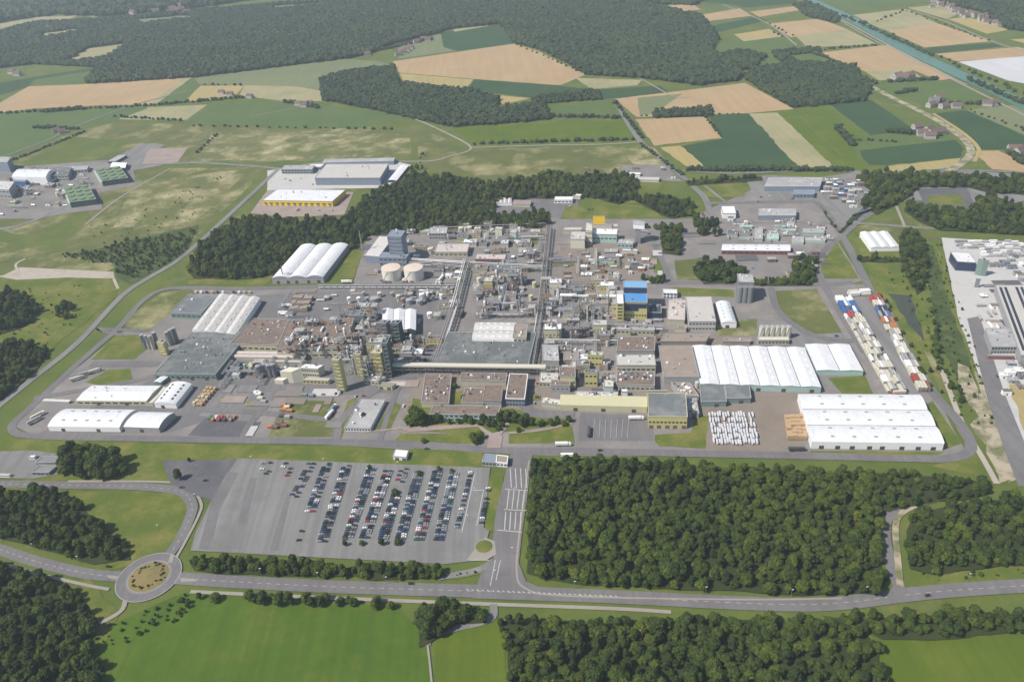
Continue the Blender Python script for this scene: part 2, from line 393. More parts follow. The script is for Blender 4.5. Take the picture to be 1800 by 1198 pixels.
F('meadow', 1640,410, 1690,600, 1760,790, 1700,800, 1620,600, 1560,470, name='verge'); F('scrub', 1620,430, 1640,430, 1665,520, 1700,620, 1730,720, 1700,700, 1650,600, name='verge')
# ---------------------------------------------------------------- paved areas of the works
F('yard', 60,765, 25,748, 130,650, 215,585, 262,540, 320,508, 360,508, 620,500, 650,402, 720,392, 960,372, 1220,380, 1330,330, 1520,300, 1560,360, 1470,420, 1520,500, 1650,690, 1705,790, 1640,806, 930,800, 500,778, name='yard')
F('asphalt', 440,520, 800,500, 770,640, 700,690, 480,700, 300,760, 60,765, 280,660, name='yard')
F('yard_brown', 1228,688, 1440,690, 1400,800, 1240,790, name='yard'); F('yard_brown', 1160,585, 1330,590, 1320,612, 1160,612, name='yard')
F('yard_brown', 985,430, 1150,430, 1140,500, 980,500, name='yard')
F('asphalt_dark', 360,735, 460,742, 440,772, 330,766, name='yard'); F('asphalt_pale', 400,680, 480,690, 440,740, 350,730, name='yard')
F('asphalt', 1020,725, 1150,730, 1148,775, 1015,775, name='yard')
F('yard_brown', 740,655, 985,655, 960,720, 700,735, name='yard')
F('asphalt_pale', 1210,560, 1500,585, 1520,630, 1440,690, 1340,600, name='yard')
F('asphalt_pale', 1465,515, 1545,505, 1640,690, 1590,697, name='container_yard')
F('concrete', 1655,418, 1830,428, 1830,850, 1800,855, 1735,700, 1685,560, name='yard')
F('asphalt_pale', 1312,318, 1345,308, 1440,312, 1530,318, 1535,345, 1500,385, 1440,355, 1330,350, name='yard')
F('asphalt_pale', 1560,320, 1700,300, 1830,310, 1830,345, 1720,375, 1690,348, 1590,355, name='yard'); F('asphalt_dark', 1612,332, 1700,330, 1718,370, 1625,360, name='yard'); F('grass', 1628,344, 1688,342, 1698,362, 1636,360, name='lawn')
F('yard', -30,385, 60,385, 120,375, 180,368, 175,340, 240,325, 235,300, 290,290, 180,282, 0,296, name='yard'); F('asphalt_pale', 185,285, 250,253, 275,252, 225,290, name='yard')
F('asphalt_pale', 228,270, 262,252, 290,254, 250,288, 225,289, name='yard'); F('pink_paving', 262,262, 330,260, 312,286, 250,289, name='yard')
F('concrete', 470,300, 560,290, 700,285, 722,290, 690,330, 470,335, name='yard'); F('pink_paving', 440,375, 470,335, 622,338, 605,378, 500,382, name='yard')
F('asphalt', 872,345, 1010,342, 1020,365, 990,385, 870,375, name='yard')
F('yard', 1090,290, 1170,290, 1200,320, 1120,315, name='yard')
F('gravel', 0,487, 35,470, 140,475, 200,478, 202,490, 120,488, 30,492, name='track'); F('sand', 1680,640, 1700,645, 1722,690, 1735,720, 1758,775, 1775,840, 1755,848, 1742,805, 1722,770, 1712,730, 1690,690, name='bare_soil'); F('sand', 1712,650, 1725,660, 1762,750, 1790,845, 1772,850, 1748,770, name='bare_soil'); F('rough2', 1600,560, 1625,600, 1670,690, 1655,690, name='verge'); road('track', [(1655,650), (1690,740), (1730,810), (1752,850)], 5, 'gravel'); road('track', [(1630,640), (1672,740), (1715,815)], 4, 'meadow'); F('asphalt', 1700,560, 1722,556, 1765,690, 1810,800, 1830,850, 1790,855, 1765,790, 1735,700, name='road'); F('wheat2', 1772,676, 1830,672, 1830,800, 1808,775, name='field')
# lawns in the works
def G(*p, mat='grass'): return F(mat, *p, name='lawn')
G(330,508, 350,512, 262,580, 215,578, 235,550, 285,515, mat='rough'); G(160,632, 205,590, 250,588, 262,612, 235,632, mat='grass')
G(150,672, 190,650, 228,648, 236,672, 180,678); G(470,768, 500,705, 590,705, 585,768, mat='rough'); G(590,760, 612,705, 628,698, 600,770)
G(660,755, 690,705, 705,712, 685,757); G(690,778, 705,762, 850,762, 850,780); G(895,780, 895,762, 1005,748, 1010,778)
G(720,755, 725,700, 1010,730, 1005,745, 900,758, 830,765); G(720,814, 725,788, 848,795, 845,815); G(860,838, 885,838, 880,930, 852,935, mat='grass')
G(1150,775, 1150,765, 1215,760, 1222,730, 1245,732, 1240,788, 1160,785); G(1355,512, 1435,508, 1480,585, 1420,588, 1370,555, mat='rough'); G(1440,470, 1470,425, 1510,490, 1450,490)
G(1485,500, 1590,480, 1600,520, 1545,535, 1530,500); G(1455,665, 1520,660, 1535,692, 1480,692); G(1640,705, 1690,780, 1660,790, 1630,710); G(1425,792, 1660,794, 1650,800, 1425,798)
G(985,385, 995,362, 1220,362, 1225,385); G(1060,315, 1165,320, 1150,360, 1050,355); G(1220,325, 1300,310, 1310,345, 1260,350, 1235,345); G(1185,458, 1240,455, 1250,495, 1190,492, mat='rough'); G(1145,450, 1165,450, 1172,478, 1150,480)
G(1180,505, 1290,510, 1290,522, 1195,520); G(870,418, 945,415, 945,430, 865,430); G(595,495, 610,440, 640,440, 620,495); G(370,495, 385,460, 410,465, 400,495, mat='grass')
G(1588,1000, 1640,1010, 1740,1000, 1860,985, 1860,1016, 1700,1026, 1620,1032, 1592,1022); G(560,590, 700,590, 640,620, 560,620, mat='rough2')
G(1255,565, 1330,560, 1330,590, 1260,590, mat='rough2'); G(820,1003, 880,1003, 800,1018, 770,1015); G(790,717, 812,717, 816,688, 793,688); G(1500,400, 1600,380, 1650,420, 1530,440, mat='rough')
G(1545,510, 1615,512, 1650,600, 1630,620, 1590,570); sheet('pond', [(1564,517), (1600,520), (1610,545), (1622,590), (1626,604), (1606,585), (1582,548)], 'pond')
# ---------------------------------------------------------------- roads
A = 'asphalt'; AP = 'asphalt_pale'
road('road', [(-40,712+32), (0,712), (60,664), (137,602), (215,520), (262,488), (320,452), (405,376), (490,297)], 9, AP)
road('road', [(490,297), (440,292), (345,287), (215,291)], 8, AP); road('road', [(490,297), (600,283), (745,284), (790,275), (828,260), (780,232), (720,205)], 5, 'path_pale')
road('road', [(828,260), (950,256), (1060,254), (1125,250)], 5, 'path_pale'); road('road', [(1085,185), (1125,248), (1170,285), (1215,325), (1240,350), (1250,385)], 10, AP)
road('road', [(1200,300), (1290,305), (1420,300), (1560,303), (1700,300), (1830,305)], 7, AP)
road('road', [(1205,320), (1225,318), (1275,355)], 5, AP)
RING = [(60,767), (30,762), (22,747), (50,720), (110,664), (170,610), (207,578), (250,530), (285,510), (330,506), (420,508)]
road('road', RING, 9, A, kerb=False); road('road', [(60,767), (300,772), (600,777), (760,783), (860,791), (1000,793), (1200,797), (1400,801), (1600,806), (1665,806), (1702,795), (1704,772), (1680,735), (1640,690), (1590,610), (1545,540), (1510,470), (1480,415), (1440,360), (1400,355), (1240,358)], 10, A)
road('road', [(420,508), (600,503), (800,500), (985,498), (1180,497), (1300,500), (1440,500), (1500,497)], 9, A); road('road', [(1480,415), (1445,445), (1438,475), (1465,530), (1520,620)], 9, A)
road('road', [(1480,415), (1520,380), (1570,345), (1620,320), (1665,296)], 9, A)
road('road', [(1240,392), (1480,392), (1640,402), (1830,412)], 6, AP); road('road', [(1575,362), (1590,398)], 4, 'path_pale'); road('road', [(300,296), (215,345), (150,395)], 4, 'path_pale')
road('road', [(-40,405), (30,398), (100,370), (130,352)], 10, AP)
road('path', [(200,490), (208,508)], 4, 'gravel'); road('path', [(0,486), (30,480), (28,465), (45,455)], 4, 'gravel')
road('road', [(590,775), (600,740), (640,700), (700,668), (760,655)], 9, A); road('road', [(480,700), (440,745), (425,775)], 8, A); road('road', [(350,720), (450,725), (600,740)], 8, A)
road('road', [(1150,430), (1165,460), (1180,500)], 8, A); road('road', [(1355,505), (1370,550), (1430,590), (1500,600)], 9, A); road('road', [(700,680), (672,760), (668,778)], 6, A)
road('road', [(930,655), (928,720), (1010,730)], 14, A); road('road', [(60,700), (225,672), (290,655)], 8, A); road('road', [(215,590), (170,578), (250,582), (262,580)], 6, A, n=2)
road('road', [(160,640), (240,640), (280,640)], 12, A); road('road', [(960,395), (962,440), (955,500)], 9, AP); road('road', [(440,205), (560,183)], 3, 'path_pale')
road('road', [(-20,285), (75,250), (150,216), (235,185), (330,160)], 6, AP); road('track', [(1418,0), (1530,68), (1700,150)], 4, 'path_pale')
road('track', [(1500,134), (1560,168), (1640,208), (1688,240), (1706,262), (1700,280), (1668,302)], 14, 'sand'); road('track', [(1640,200), (1690,232), (1720,262), (1712,285)], 7, 'wheat2')
road('track', [(1270,8), (1350,42), (1400,80)], 5, 'path_pale'); road('track', [(1592,16), (1660,38), (1740,72), (1830,100)], 5, 'path_pale')
road('canal', [(1395,-12), (1478,25), (1540,58), (1600,90), (1680,128), (1760,165), (1840,205)], 38, 'canal', n=3)
road('path', [(1470,30), (1590,95), (1670,138), (1750,178), (1830,218)], 6, 'path_pale', n=3); road('path', [(1488,22), (1550,54), (1612,86), (1690,124), (1770,160)], 5, 'pasture', n=3)
road('path', [(1100,128), (1130,141), (1180,168), (1210,172)], 4, 'path_pale'); road('path', [(1395,192), (1440,240), (1500,290)], 4, 'meadow')
# public roads in front
F('asphalt', 936,800, 898,798, 888,835, 872,900, 866,950, 868,985, 845,1010, 830,1052, 1120,1062, 965,1040, 925,1022, 912,990, 918,935, 926,880, name='road')
MR = [(-60,952), (0,966), (60,986), (150,1008), (215,1014)]
road('road', MR, 11, A, dash=(4, 4)); road('road', [(310,1016), (400,1022), (600,1032), (860,1040), (1100,1050), (1300,1060), (1450,1062), (1600,1045), (1700,1036), (1860,1026)], 13, A, dash=(4, 4))
road('path', [(-60,975), (0,990), (60,1007), (150,1028), (192,1036)], 3, 'path_pale'); road('path', [(335,1040), (400,1043), (600,1052), (860,1062), (1080,1070), (1180,1076)], 3.4, 'path_pale')
road('road', [(285,990), (312,955), (332,915), (338,888), (322,866), (280,858), (200,854), (120,853), (-40,850)], 10, A, dash=(3, 5)); road('path', [(300,998), (330,945), (350,905), (354,885), (338,862), (300,848), (120,846)], 2.6, 'path_pale')
road('road', [(222,1052), (212,1075), (168,1100)], 4, 'path_pale'); road('road', [(868,1062), (862,1088), (800,1105), (755,1120), (750,1135)], 6, AP)
road('path', [(752,1135), (756,1170), (762,1230)], 1.6, 'path_pale'); road('road', [(1560,1050), (1580,1035), (1568,1000), (1556,950), (1560,910), (1600,890)], 9, A); road('path', [(1582,1030), (1578,985), (1574,930), (1582,905), (1620,885), (1700,868)], 5, 'sand')
road('path', [(930,810), (918,900), (908,1000), (925,1035), (1000,1048), (1300,1054), (1480,1052)], 1.6, 'path_pale'); road('road', [(770,1016), (840,1002), (868,985)], 6, AP)
c = P(262, 1014)
def disc(name, c, r, z, mat, r0=0, n=48):
    mb = MB()
    for i in range(n):
        a, b = i*2*math.pi/n, (i+1)*2*math.pi/n
        q = [(c.x+math.cos(a)*r, c.y+math.sin(a)*r, z), (c.x+math.cos(b)*r, c.y+math.sin(b)*r, z)]
        q += [(c.x+math.cos(b)*r0, c.y+math.sin(b)*r0, z), (c.x+math.cos(a)*r0, c.y+math.sin(a)*r0, z)] if r0 else [(c.x, c.y, z)]
        mb.quad(q)
    return struct(mb.build(name, mat))
LZ[0] += .02; disc('roundabout', c, 27, LZ[0], 'asphalt'); disc('kerb', c, 17.3, LZ[0]+.1, 'kerbstone', 16.6); disc('edge_marking', c, 26.6, LZ[0]+.015, 'paint', 26.3)
disc('edge_marking', c, 18.2, LZ[0]+.015, 'paint', 18.0)
for q_ in ((208,1013, 190,1011, 190,1016, 206,1019), (318,1016, 345,1018, 345,1022, 318,1023), (296,988, 301,975, 306,976, 303,990)): F('path_pale', *q_, name='traffic_island')
mb = MB(); mb.cyl((c.x, c.y, LZ[0]+.03), 16.6, .5, 48, r2=12, cap=True, dome=1.2); struct(mb.build('roundabout_mound', 'flower'))
# visitors' car park and the approach lanes
F('asphalt_dark', 285,810, 420,808, 372,880, 340,870, 300,850, name='car_park'); F('asphalt_pale', 418,806, 842,822, 852,850, 840,920, 860,935, 845,985, 780,992, 335,968, 345,935, 372,880, name='car_park')
F('asphalt_pale', 840,822, 862,822, 850,930, 822,968, 800,975, 836,880, name='road')
for q_ in ((350,965, 372,880, 400,830, 420,832, 385,900, 372,968), (405,966, 440,840, 452,840, 425,966), (475,968, 505,870, 512,870, 490,968)): F('asphalt', *q_, name='car_park')
cc = P(851, 961); disc('kerb', cc, 8.2, LZ[0]+.12, 'kerbstone', 7.2); mb = MB(); mb.cyl((cc.x, cc.y, LZ[0]+.02), 7.2, .3, 32, r2=6.5, dome=.4); struct(mb.build('traffic_island', 'grass'))
F('path_pale', 820,985, 840,958, 853,945, 870,952, 872,975, 855,985, name='traffic_island')
LZ[0] += .02
def line_marks(pairs, wd=.35):
    mb = MB()
    for a, b in pairs:
        a, b = P(*a), P(*b); strip_mb([Vector((a.x, a.y)), Vector((b.x, b.y))], wd, LZ[0], 0, mb)
    struct(mb.build('lane_marking', 'paint'))
line_marks([((890+i*9, 858), (888+i*9, 824)) for i in range(1, 5)]+[((882+i*9, 895), (886+i*9, 862)) for i in range(1, 5)]+[((878+i*9, 932), (880+i*9, 900)) for i in range(1, 5)]+[((888,860), (928,863)), ((886,896), (926,898)), ((874,932), (918,936))], .8)
line_marks([((1045+i*10, 738), (1043+i*10, 770)) for i in range(7)])
line_marks([((835,832), (812,936)), ((826,985), (860,985)), ((871,985), (862,1030)), ((880,985), (872,1020)), ((830,862), (850,862)), ((850,862), (838,925))], .6)
line_marks([((820+i*9, 1036+i*.4), (824+i*9, 1038+i*.4)) for i in range(30)], .7)
F('pink_paving', 700,752, 842,746, 848,750, 720,760, name='path'); F('pink_paving', 838,748, 858,768, 866,766, 880,766, 896,746, 890,742, 880,758, 866,762, 846,750, name='path'); F('pink_paving', 858,766, 884,766, 880,788, 856,788, name='path'); road('path', [(640,760), (720,752), (800,748)], 2.5, 'pink_paving'); road('path', [(895,762), (950,757), (1008,744)], 2.5, 'pink_paving')
# yard at the left edge and patches of newer and older surfacing
F('asphalt_pale', -40,795, 60,792, 112,800, 115,832, 60,842, -40,840, name='yard')
zp = LZ[0]+.004
for zone, n_ in (([(360,512), (1160,505), (1200,700), (760,700), (600,690), (300,690)], 70), ([(640,400), (1170,380), (1170,500), (640,500)], 40), ([(420,680), (620,690), (590,770), (330,765)], 14), ([(1210,380), (1450,370), (1440,480), (1210,480)], 16), ([(1740,470), (1800,430), (1830,800), (1780,700)], 12)):
    x0, x1 = min(p[0] for p in zone), max(p[0] for p in zone); y0, y1 = min(p[1] for p in zone), max(p[1] for p in zone); k = 0
    while k < n_:
        x, y = R.uniform(x0, x1), R.uniform(y0, y1)
        if not inside((x, y), zone): continue
        k += 1; q = P(x, y); wd, dp = R.uniform(6, 34), R.uniform(4, 18); ca, sa = math.cos(-.14), math.sin(-.14)
        zp += .002; sheet('paving', [(q.x+u*ca-v*sa, q.y+u*sa+v*ca) for u, v in ((-wd/2, -dp/2), (wd/2, -dp/2), (wd/2, dp/2), (-wd/2, dp/2))], R.choice(['asphalt_dark', 'asphalt_pale', 'yard_brown', 'yard', 'concrete', 'rough2', 'pink_paving', 'asphalt_dark']), z=zp, world=True)
LZ[0] = zp
PZ = LZ[0]
# ---------------------------------------------------------------- buildings
class Fr:
    """parallelogram footprint; a along the front, b into the depth"""
    def __init__(s, fl, fr_, bl, h, z0=0):
        s.o = P(*fl, z0); s.u = P(*fr_, z0)-s.o; s.z0 = z0; t = P(bl[0], bl[1], z0+h); s.v = Vector((t.x-s.o.x, t.y-s.o.y, 0)); s.h = h
        s.U = s.u.length; s.V = s.v.length
    def p(s, a, b, z=0): q = s.o+s.u*a+s.v*b; return (q.x, q.y, s.z0+z)
    def ring(s, a0, a1, b0, b1, z): return [s.p(a0, b0, z), s.p(a1, b0, z), s.p(a1, b1, z), s.p(a0, b1, z)]
    def box(s, mb, a0, a1, b0, b1, z0, z1, mi=0, bottom=False): mb.hexa(s.ring(a0, a1, b0, b1, z0), s.ring(a0, a1, b0, b1, z1), mi, bottom)
    def sub(s, a0, a1, b0, b1, h):
        f = object.__new__(Fr); f.o = s.o+s.u*a0+s.v*b0; f.u = s.u*(a1-a0); f.v = s.v*(b1-b0); f.h = h; f.z0 = s.z0; f.U = f.u.length; f.V = f.v.length; return f
def roof_profile(kind, rise):
    if kind == 'gable': return [(0, 0), (.5, rise), (1, 0)]
    if kind == 'vault': return [(i/10, rise*(1-(abs(i/10-.5)*2)**2.2)) for i in range(11)]
    if kind == 'mono': return [(0, 0), (1, rise), (1, 0)]
def roof(th, f, kind, bays, axis, rise, mat, h=None, over=.4, lines=None):
    h = f.h if h is None else h
    if kind == 'mono': axis = 'u'
    oa, ob = over/f.U, over/f.V
    if kind == 'flat':
        mb = MB(); f.box(mb, -oa*.3, 1+oa*.3, -ob*.3, 1+ob*.3, h, h+.25, bottom=True); o = th.part(mb, 'roof', mat)
        mb = MB(); e = .35
        for q in ((-oa, 1+oa, -ob, e/f.V), (-oa, 1+oa, 1-e/f.V, 1+ob), (-oa, e/f.U, e/f.V, 1-e/f.V), (1-e/f.U, 1+oa, e/f.V, 1-e/f.V)): f.box(mb, *q, h+.02, h+.75)
        th.part(mb, 'parapet', lines or 'grey_wall', parent=o); return o
    pr = roof_profile(kind, rise)
    for i in range(bays):
        mb = MB(); n = len(pr)
        lo, hi = (i/bays, (i+1)/bays)
        gap = .28/(f.U if axis == 'v' else f.V)
        lo += gap if i else 0; hi -= gap if i < bays-1 else 0
        e0, e1 = (-ob, 1+ob) if axis == 'v' else (-oa, 1+oa)
        A = []
        for e in (e0, e1):
            A.append([f.p(lo+(hi-lo)*t, e, h+.05+z) if axis == 'v' else f.p(e, lo+(hi-lo)*t, h+.05+z) for t, z in pr])
        k = len(mb.v); mb.v += A[0]+A[1]
        for j in range(n-1):
            q = (k+j, k+j+1, k+n+j+1, k+n+j); mb.f.append(q if axis == 'v' else q[::-1]); mb.m.append(0)
        mb.f.append(tuple(range(k, k+n))[::-1 if axis == 'v' else 1]); mb.m.append(1); mb.f.append(tuple(range(k+n, k+2*n))[::1 if axis == 'v' else -1]); mb.m.append(1)
        o = th.part(mb, 'roof', [mat, th.wm])
        # raised ridge seams / rooflights
        if lines and min(f.U, f.V) > 8:
            for j in range(1, 6):
                t = j/6
                for s_ in (.25, .75):
                    zz = h+.05+[z for tt, z in pr if abs(tt-.5) < .01][0]*(.5 if kind == 'gable' else .8)
                    a, b = (lo+(hi-lo)*s_, t) if axis == 'v' else (t, lo+(hi-lo)*s_)
                    wa, wb = (.9, 1.6) if axis == 'v' else (1.6, .9)
                    mb = MB(); f.box(mb, a-wa/f.U, a+wa/f.U, b-wb/f.V, b+wb/f.V, zz-.3, zz+.45); th.part(mb, 'skylight', lines, parent=o)
def bld(name, label, cat, fl, fr_, bl, h, wall='grey_wall', rf='grey_roof', kind='flat', bays=1, axis='v', rise=2.0, win=None, doors=0, vents=0, lines=None, group=None, z0=0, door_mat='dark_steel', side_win=False):
    f = Fr(fl, fr_, bl, h, z0); th = Th(name, label, cat, f.o, group); th.wm = wall; th.f = f
    mb = MB(); r0, r1 = f.ring(0, 1, 0, 1, 0), f.ring(0, 1, 0, 1, h)
    for i in range(4): j = (i+1) % 4; mb.quad([r0[i], r0[j], r1[j], r1[i]])
    th.part(mb, 'wall', wall)
    mb = MB(); pb = .5
    if f.U > 10: 
        for q in ((-.06/f.U, 1+.06/f.U, -.06/f.V, 0), (1, 1+.06/f.U, 0, 1)): f.box(mb, *q, 0, min(.9, h*.15))
        th.part(mb, 'plinth', 'grey_wall')
    roof(th, f, kind, bays, axis, rise, rf, lines=lines)
    if win:
        rows, n = win; n = min(n, 14)
        for r_ in range(rows):
            zc = h*(r_+.55)/rows; hh = min(1.0, h*.22/rows+.35)
            for i in range(n):
                a = (i+.5)/n; wa = .34/n
                mb = MB(); f.box(mb, a-wa, a+wa, -.08/f.V, .02/f.V, zc-hh, zc+hh, bottom=True); th.part(mb, 'window', 'glass')
    if side_win:
        for i in range(6):
            b = (i+.5)/6; mb = MB(); f.box(mb, 1-.02/f.U, 1+.08/f.U, b-.055, b+.055, h*.45, h*.75, bottom=True); th.part(mb, 'window', 'glass')
    for i in range(doors):
        a = (i+.5+R.uniform(-.15, .15))/doors; wa = min(2.2, f.U/doors*.3)/f.U
        mb = MB(); f.box(mb, a-wa, a+wa, -.1/f.V, .02/f.V, 0, min(4.5, h*.7)); th.part(mb, 'loading_door' if wa*f.U > 1.2 else 'door', door_mat)
    for i in range(vents):
        a, b = R.uniform(.08, .92), R.uniform(.1, .9); s_ = R.uniform(.6, 1.8)
        zz = h+.1+(rise*.6 if kind != 'flat' else 0); q = f.p(a, b, zz); mb = MB()
        if R.random() < .5: mb.box(q, (s_*1.6, s_*1.2, s_*.9+.4), -.14); th.part(mb, 'roof_unit', R.choice(['grey_wall', 'pipe_silver', 'white_metal']))
        else: mb.cyl(q, s_*.45, s_+.6, 10); mb.cyl((q[0], q[1], q[2]+s_+.7), s_*.7, .3, 10); th.part(mb, 'roof_vent', R.choice(['pipe_silver', 'white_metal', 'dark_steel']))
    return th
W, W2 = 'white_roof', 'white_roof2'
bld('warehouse', 'long white vaulted warehouse in the bottom left corner of the works', 'warehouse', (88,758), (213,760), (117,718), 7, 'white_metal', W, 'vault', 1, 'u', 3.5, lines='grey_wall', doors=2)
bld('warehouse', 'shorter white vaulted warehouse right beside the long one, bottom left', 'warehouse', (221,759), (282,761), (247,723), 7, 'grey_wall', W, 'vault', 1, 'u', 3.5, doors=1)
bld('warehouse', 'white-roofed hall with pale yellow walls behind the two vaulted warehouses', 'warehouse', (137,712), (260,713), (162,677), 6.5, 'pale_yellow', W, 'gable', 1, 'u', 1.8, win=(1, 10), vents=6, doors=2)
bld('annexe', 'low yellow annexe at the right end of the yellow-walled hall', 'building', (256,713), (270,714), (281,680), 4, 'pale_yellow', 'cream', 'flat')
bld('warehouse', 'white vaulted hall standing end-on with a dark slit along its roof', 'warehouse', (274,717), (312,719), (300,673), 7, 'white_metal', W, 'vault', 1, 'v', 3, doors=1, lines='dark_steel')
bld('shed', 'narrow white-roofed shed behind the end-on vaulted hall', 'shed', (272,677), (285,678), (291,655), 5, 'teal_wall', W, 'gable', 1, 'v', 1.2)
bld('shed', 'long low pale shed at the left edge of the works yard', 'shed', (76,708), (122,710), (79,701), 3, 'grey_wall', W2, 'mono', rise=.6)
bld('workshop', 'teal-walled hall with flat grey roof left of the white ridged roofs', 'workshop', (303,560), (356,562), (331,518), 9, 'teal_wall', 'grey_roof', win=(1, 6), vents=4)
bld('factory_hall', 'big factory hall with four white ridged roof bays, upper left of works', 'factory', (341,590), (418,598), (385,517), 9, 'white_metal', W2, 'gable', 4, 'v', 2.6, lines='cream', doors=2)
bld('factory_hall', 'lower white ridged extension of the four-bay factory hall', 'factory', (385,617), (406,618), (425,592), 7, 'white_metal', W2, 'gable', 1, 'v', 2)
bld('factory_hall', 'huge flat grey-green roofed hall with teal front wall, left of works', 'factory', (275,668), (382,669), (338,584), 9, 'teal_wall', 'green_grey_roof', win=(1, 12), doors=4, vents=26)
bld('factory_hall', 'brown flat-roofed hall with a pale yellow front wall', 'factory', (407,617), (488,620), (447,560), 10, 'pale_yellow', 'brown_roof', win=(1, 8), vents=22)
bld('factory_hall', 'large brown flat-roofed production hall crowded with rooftop plant', 'factory', (490,630), (610,628), (508,562), 14, 'cream_wall', 'brown_roof', win=(2, 10), vents=30)
bld('canopy', 'long pale pink canopy roof in front of the brown halls', 'canopy', (398,634), (535,636), (404,616), 6, 'cream_wall', 'pink_roof', 'gable', 2, 'u', .8)
bld('factory_hall', 'pale pink low roof behind the ventilated silo hoppers', 'factory', (470,642), (535,644), (473,632), 5, 'cream_wall', 'pink_roof')
bld('hopper_building', 'cream building with a steep sloping top left of the yellow towers', 'building', (497,673), (517,674), (510,650), 16, 'cream', 'cream', 'mono', rise=4)
bld('hopper_building', 'small cream lean-to at the foot of the sloping cream building', 'building', (484,675), (499,676), (490,665), 6, 'cream', 'cream', 'mono', rise=1.5)
bld('laboratory', 'white-roofed building with a band of windows left of the yellow towers', 'building', (529,662), (562,664), (536,640), 12, 'cream', 'white_metal', win=(2, 8), vents=3)
bld('workshop', 'low yellow building in front of the windowed white-roofed one', 'workshop', (533,674), (578,676), (537,663), 5, 'yellow_wall', 'cream_wall', win=(1, 7))
def tower(label, fl, fr_, bl, h, wall, rib, n=9, group='yellow towers'):
    th = bld('process_tower', label, 'tower', fl, fr_, bl, h, wall, wall, group=group); f = th.f
    for i in range(n):
        z = h*(i+.6)/n; mb = MB(); f.box(mb, .06, .94, -.9/f.V, 0, z, z+.35, bottom=True); th.part(mb, 'balcony', rib)
        mb = MB(); f.box(mb, -1.2/f.U, 0, .2, .8, z-.2, z+.8, bottom=True); th.part(mb, 'louvre', 'grey_steel')
    mb = MB()
    for a in (.02, .98): q = f.p(a, -.9/f.V, 0); mb.beam(q, (q[0], q[1], q[2]+h), .3)
    for i in range(n): mb.beam(f.p(.02 if i % 2 else .98, -.9/f.V, h*i/n), f.p(.98 if i % 2 else .02, -.9/f.V, h*(i+1)/n), .2)
    th.part(mb, 'stair_frame', 'grey_steel')
    q = f.p(.5, .5, h+.3); mb = MB(); mb.box(q, (3, 3, 2.4), -.14); th.part(mb, 'lift_head', 'grey_wall'); return th
tower('tall narrow yellow process tower, leftmost of the yellow towers', (594,688), (607,689), (587,626), 42, 'yellow_wall', 'grey_steel', 9)
tower('second yellow process tower standing just behind the tallest one', (630,664), (641,665), (624,617), 32, 'yellow_wall', 'grey_steel', 7)
tower('third yellow process tower beside the dark plant block', (658,662), (676,663), (658,613), 32, 'yellow_wall', 'rust', 6)
tower('dark grey-green tower, a building side painted in shade, right of the yellow tower cluster', (681,664), (690,664), (676,590), 46, 'dark_teal', 'grey_steel', 9)  # dark wall colour paints in the shade on a big building's side
tower('brown-grey plant tower above the white three-bay hall', (668,608), (685,608), (669,563), 32, 'grey_steel', 'rust', 6)
tower('dark green plant tower next to the brown-grey tower', (692,606), (706,606), (692,563), 30, 'dark_teal', 'grey_steel', 6)
bld('workshop', 'small cream workshop at the foot of the yellow towers', 'workshop', (641,675), (666,678), (653,660), 6, 'cream_wall', 'cream', win=(1, 4), vents=4)
bld('workshop', 'small tan workshop right of the cream one, below the towers', 'workshop', (666,684), (690,686), (672,672), 5, 'yellow_wall', 'tan_roof', doors=2)
bld('factory_hall', 'white three-bay hall with dark teal side wall beside the pipe rack', 'factory', (672,590), (733,592), (673,543), 10, 'dark_teal', W, 'gable', 3, 'v', 2.2)
bld('factory_hall', 'white sawtooth-looking hall with four ridges by the wood, top left', 'factory', (480,499), (570,497), (528,432), 9, 'grey_wall', W, 'vault', 3, 'v', 3.5, doors=5)
bld('warehouse', 'bright yellow warehouse with a white roof at the edge of the wood', 'warehouse', (463,362), (586,364), (487,333), 10, 'dhl_yellow', W, 'flat', win=(1, 12), doors=12, vents=8, door_mat='blue_grey')
bld('warehouse', 'large grey warehouse with beige roof behind the yellow warehouse', 'warehouse', (556,326), (670,326), (573,289), 14, 'blue_grey', 'beige_roof', vents=6)
bld('warehouse', 'long dark-roofed shed behind the large grey warehouse', 'warehouse', (568,293), (693,290), (571,280), 8, 'blue_grey', 'grey_roof_light', 'gable', 1, 'u', 1)
bld('shed', 'narrow white-roofed shed standing right of the large grey warehouse', 'shed', (683,321), (698,322), (704,290), 5, 'navy', W, 'gable', 1, 'v', 1)
bld('office', 'teal glass office block left of the large grey warehouse', 'office', (496,306), (550,306), (500,291), 9, 'teal_wall', 'grey_roof_light', win=(2, 10), vents=3)
bld('office', 'low flat annexe behind the teal glass office block', 'office', (540,300), (566,299), (545,289), 6, 'grey_wall', W, win=(1, 5))
# left far power station
bld('turbine_hall', 'big white hall of the power station with a blue end', 'power station', (27,325), (86,326), (34,297), 17, 'white_metal', W, 'vault', 1, 'u', 3, vents=5)
bld('annexe', 'blue block against the left end of the white turbine hall', 'building', (27,328), (48,329), (29,312), 11, 'blue', 'blue_grey')
bld('control_building', 'grey flat building right of the white turbine hall', 'building', (88,318), (122,318), (92,294), 11, 'grey_wall', 'grey_roof', win=(2, 6), vents=5)
bld('control_building', 'long low grey building behind the power station yard', 'building', (120,306), (155,304), (122,293), 7, 'grey_wall', 'grey_roof_light', win=(1, 6))
bld('boiler_house', 'grey boiler house cut by the left edge, farther one', 'power station', (-10,302), (20,304), (-10,275), 22, 'blue_grey', 'grey_roof_light', vents=4)
bld('boiler_house', 'grey boiler house cut by the left edge, nearer one', 'power station', (-12,348), (22,350), (-8,318), 18, 'grey_wall', W2, win=(2, 5), vents=5)
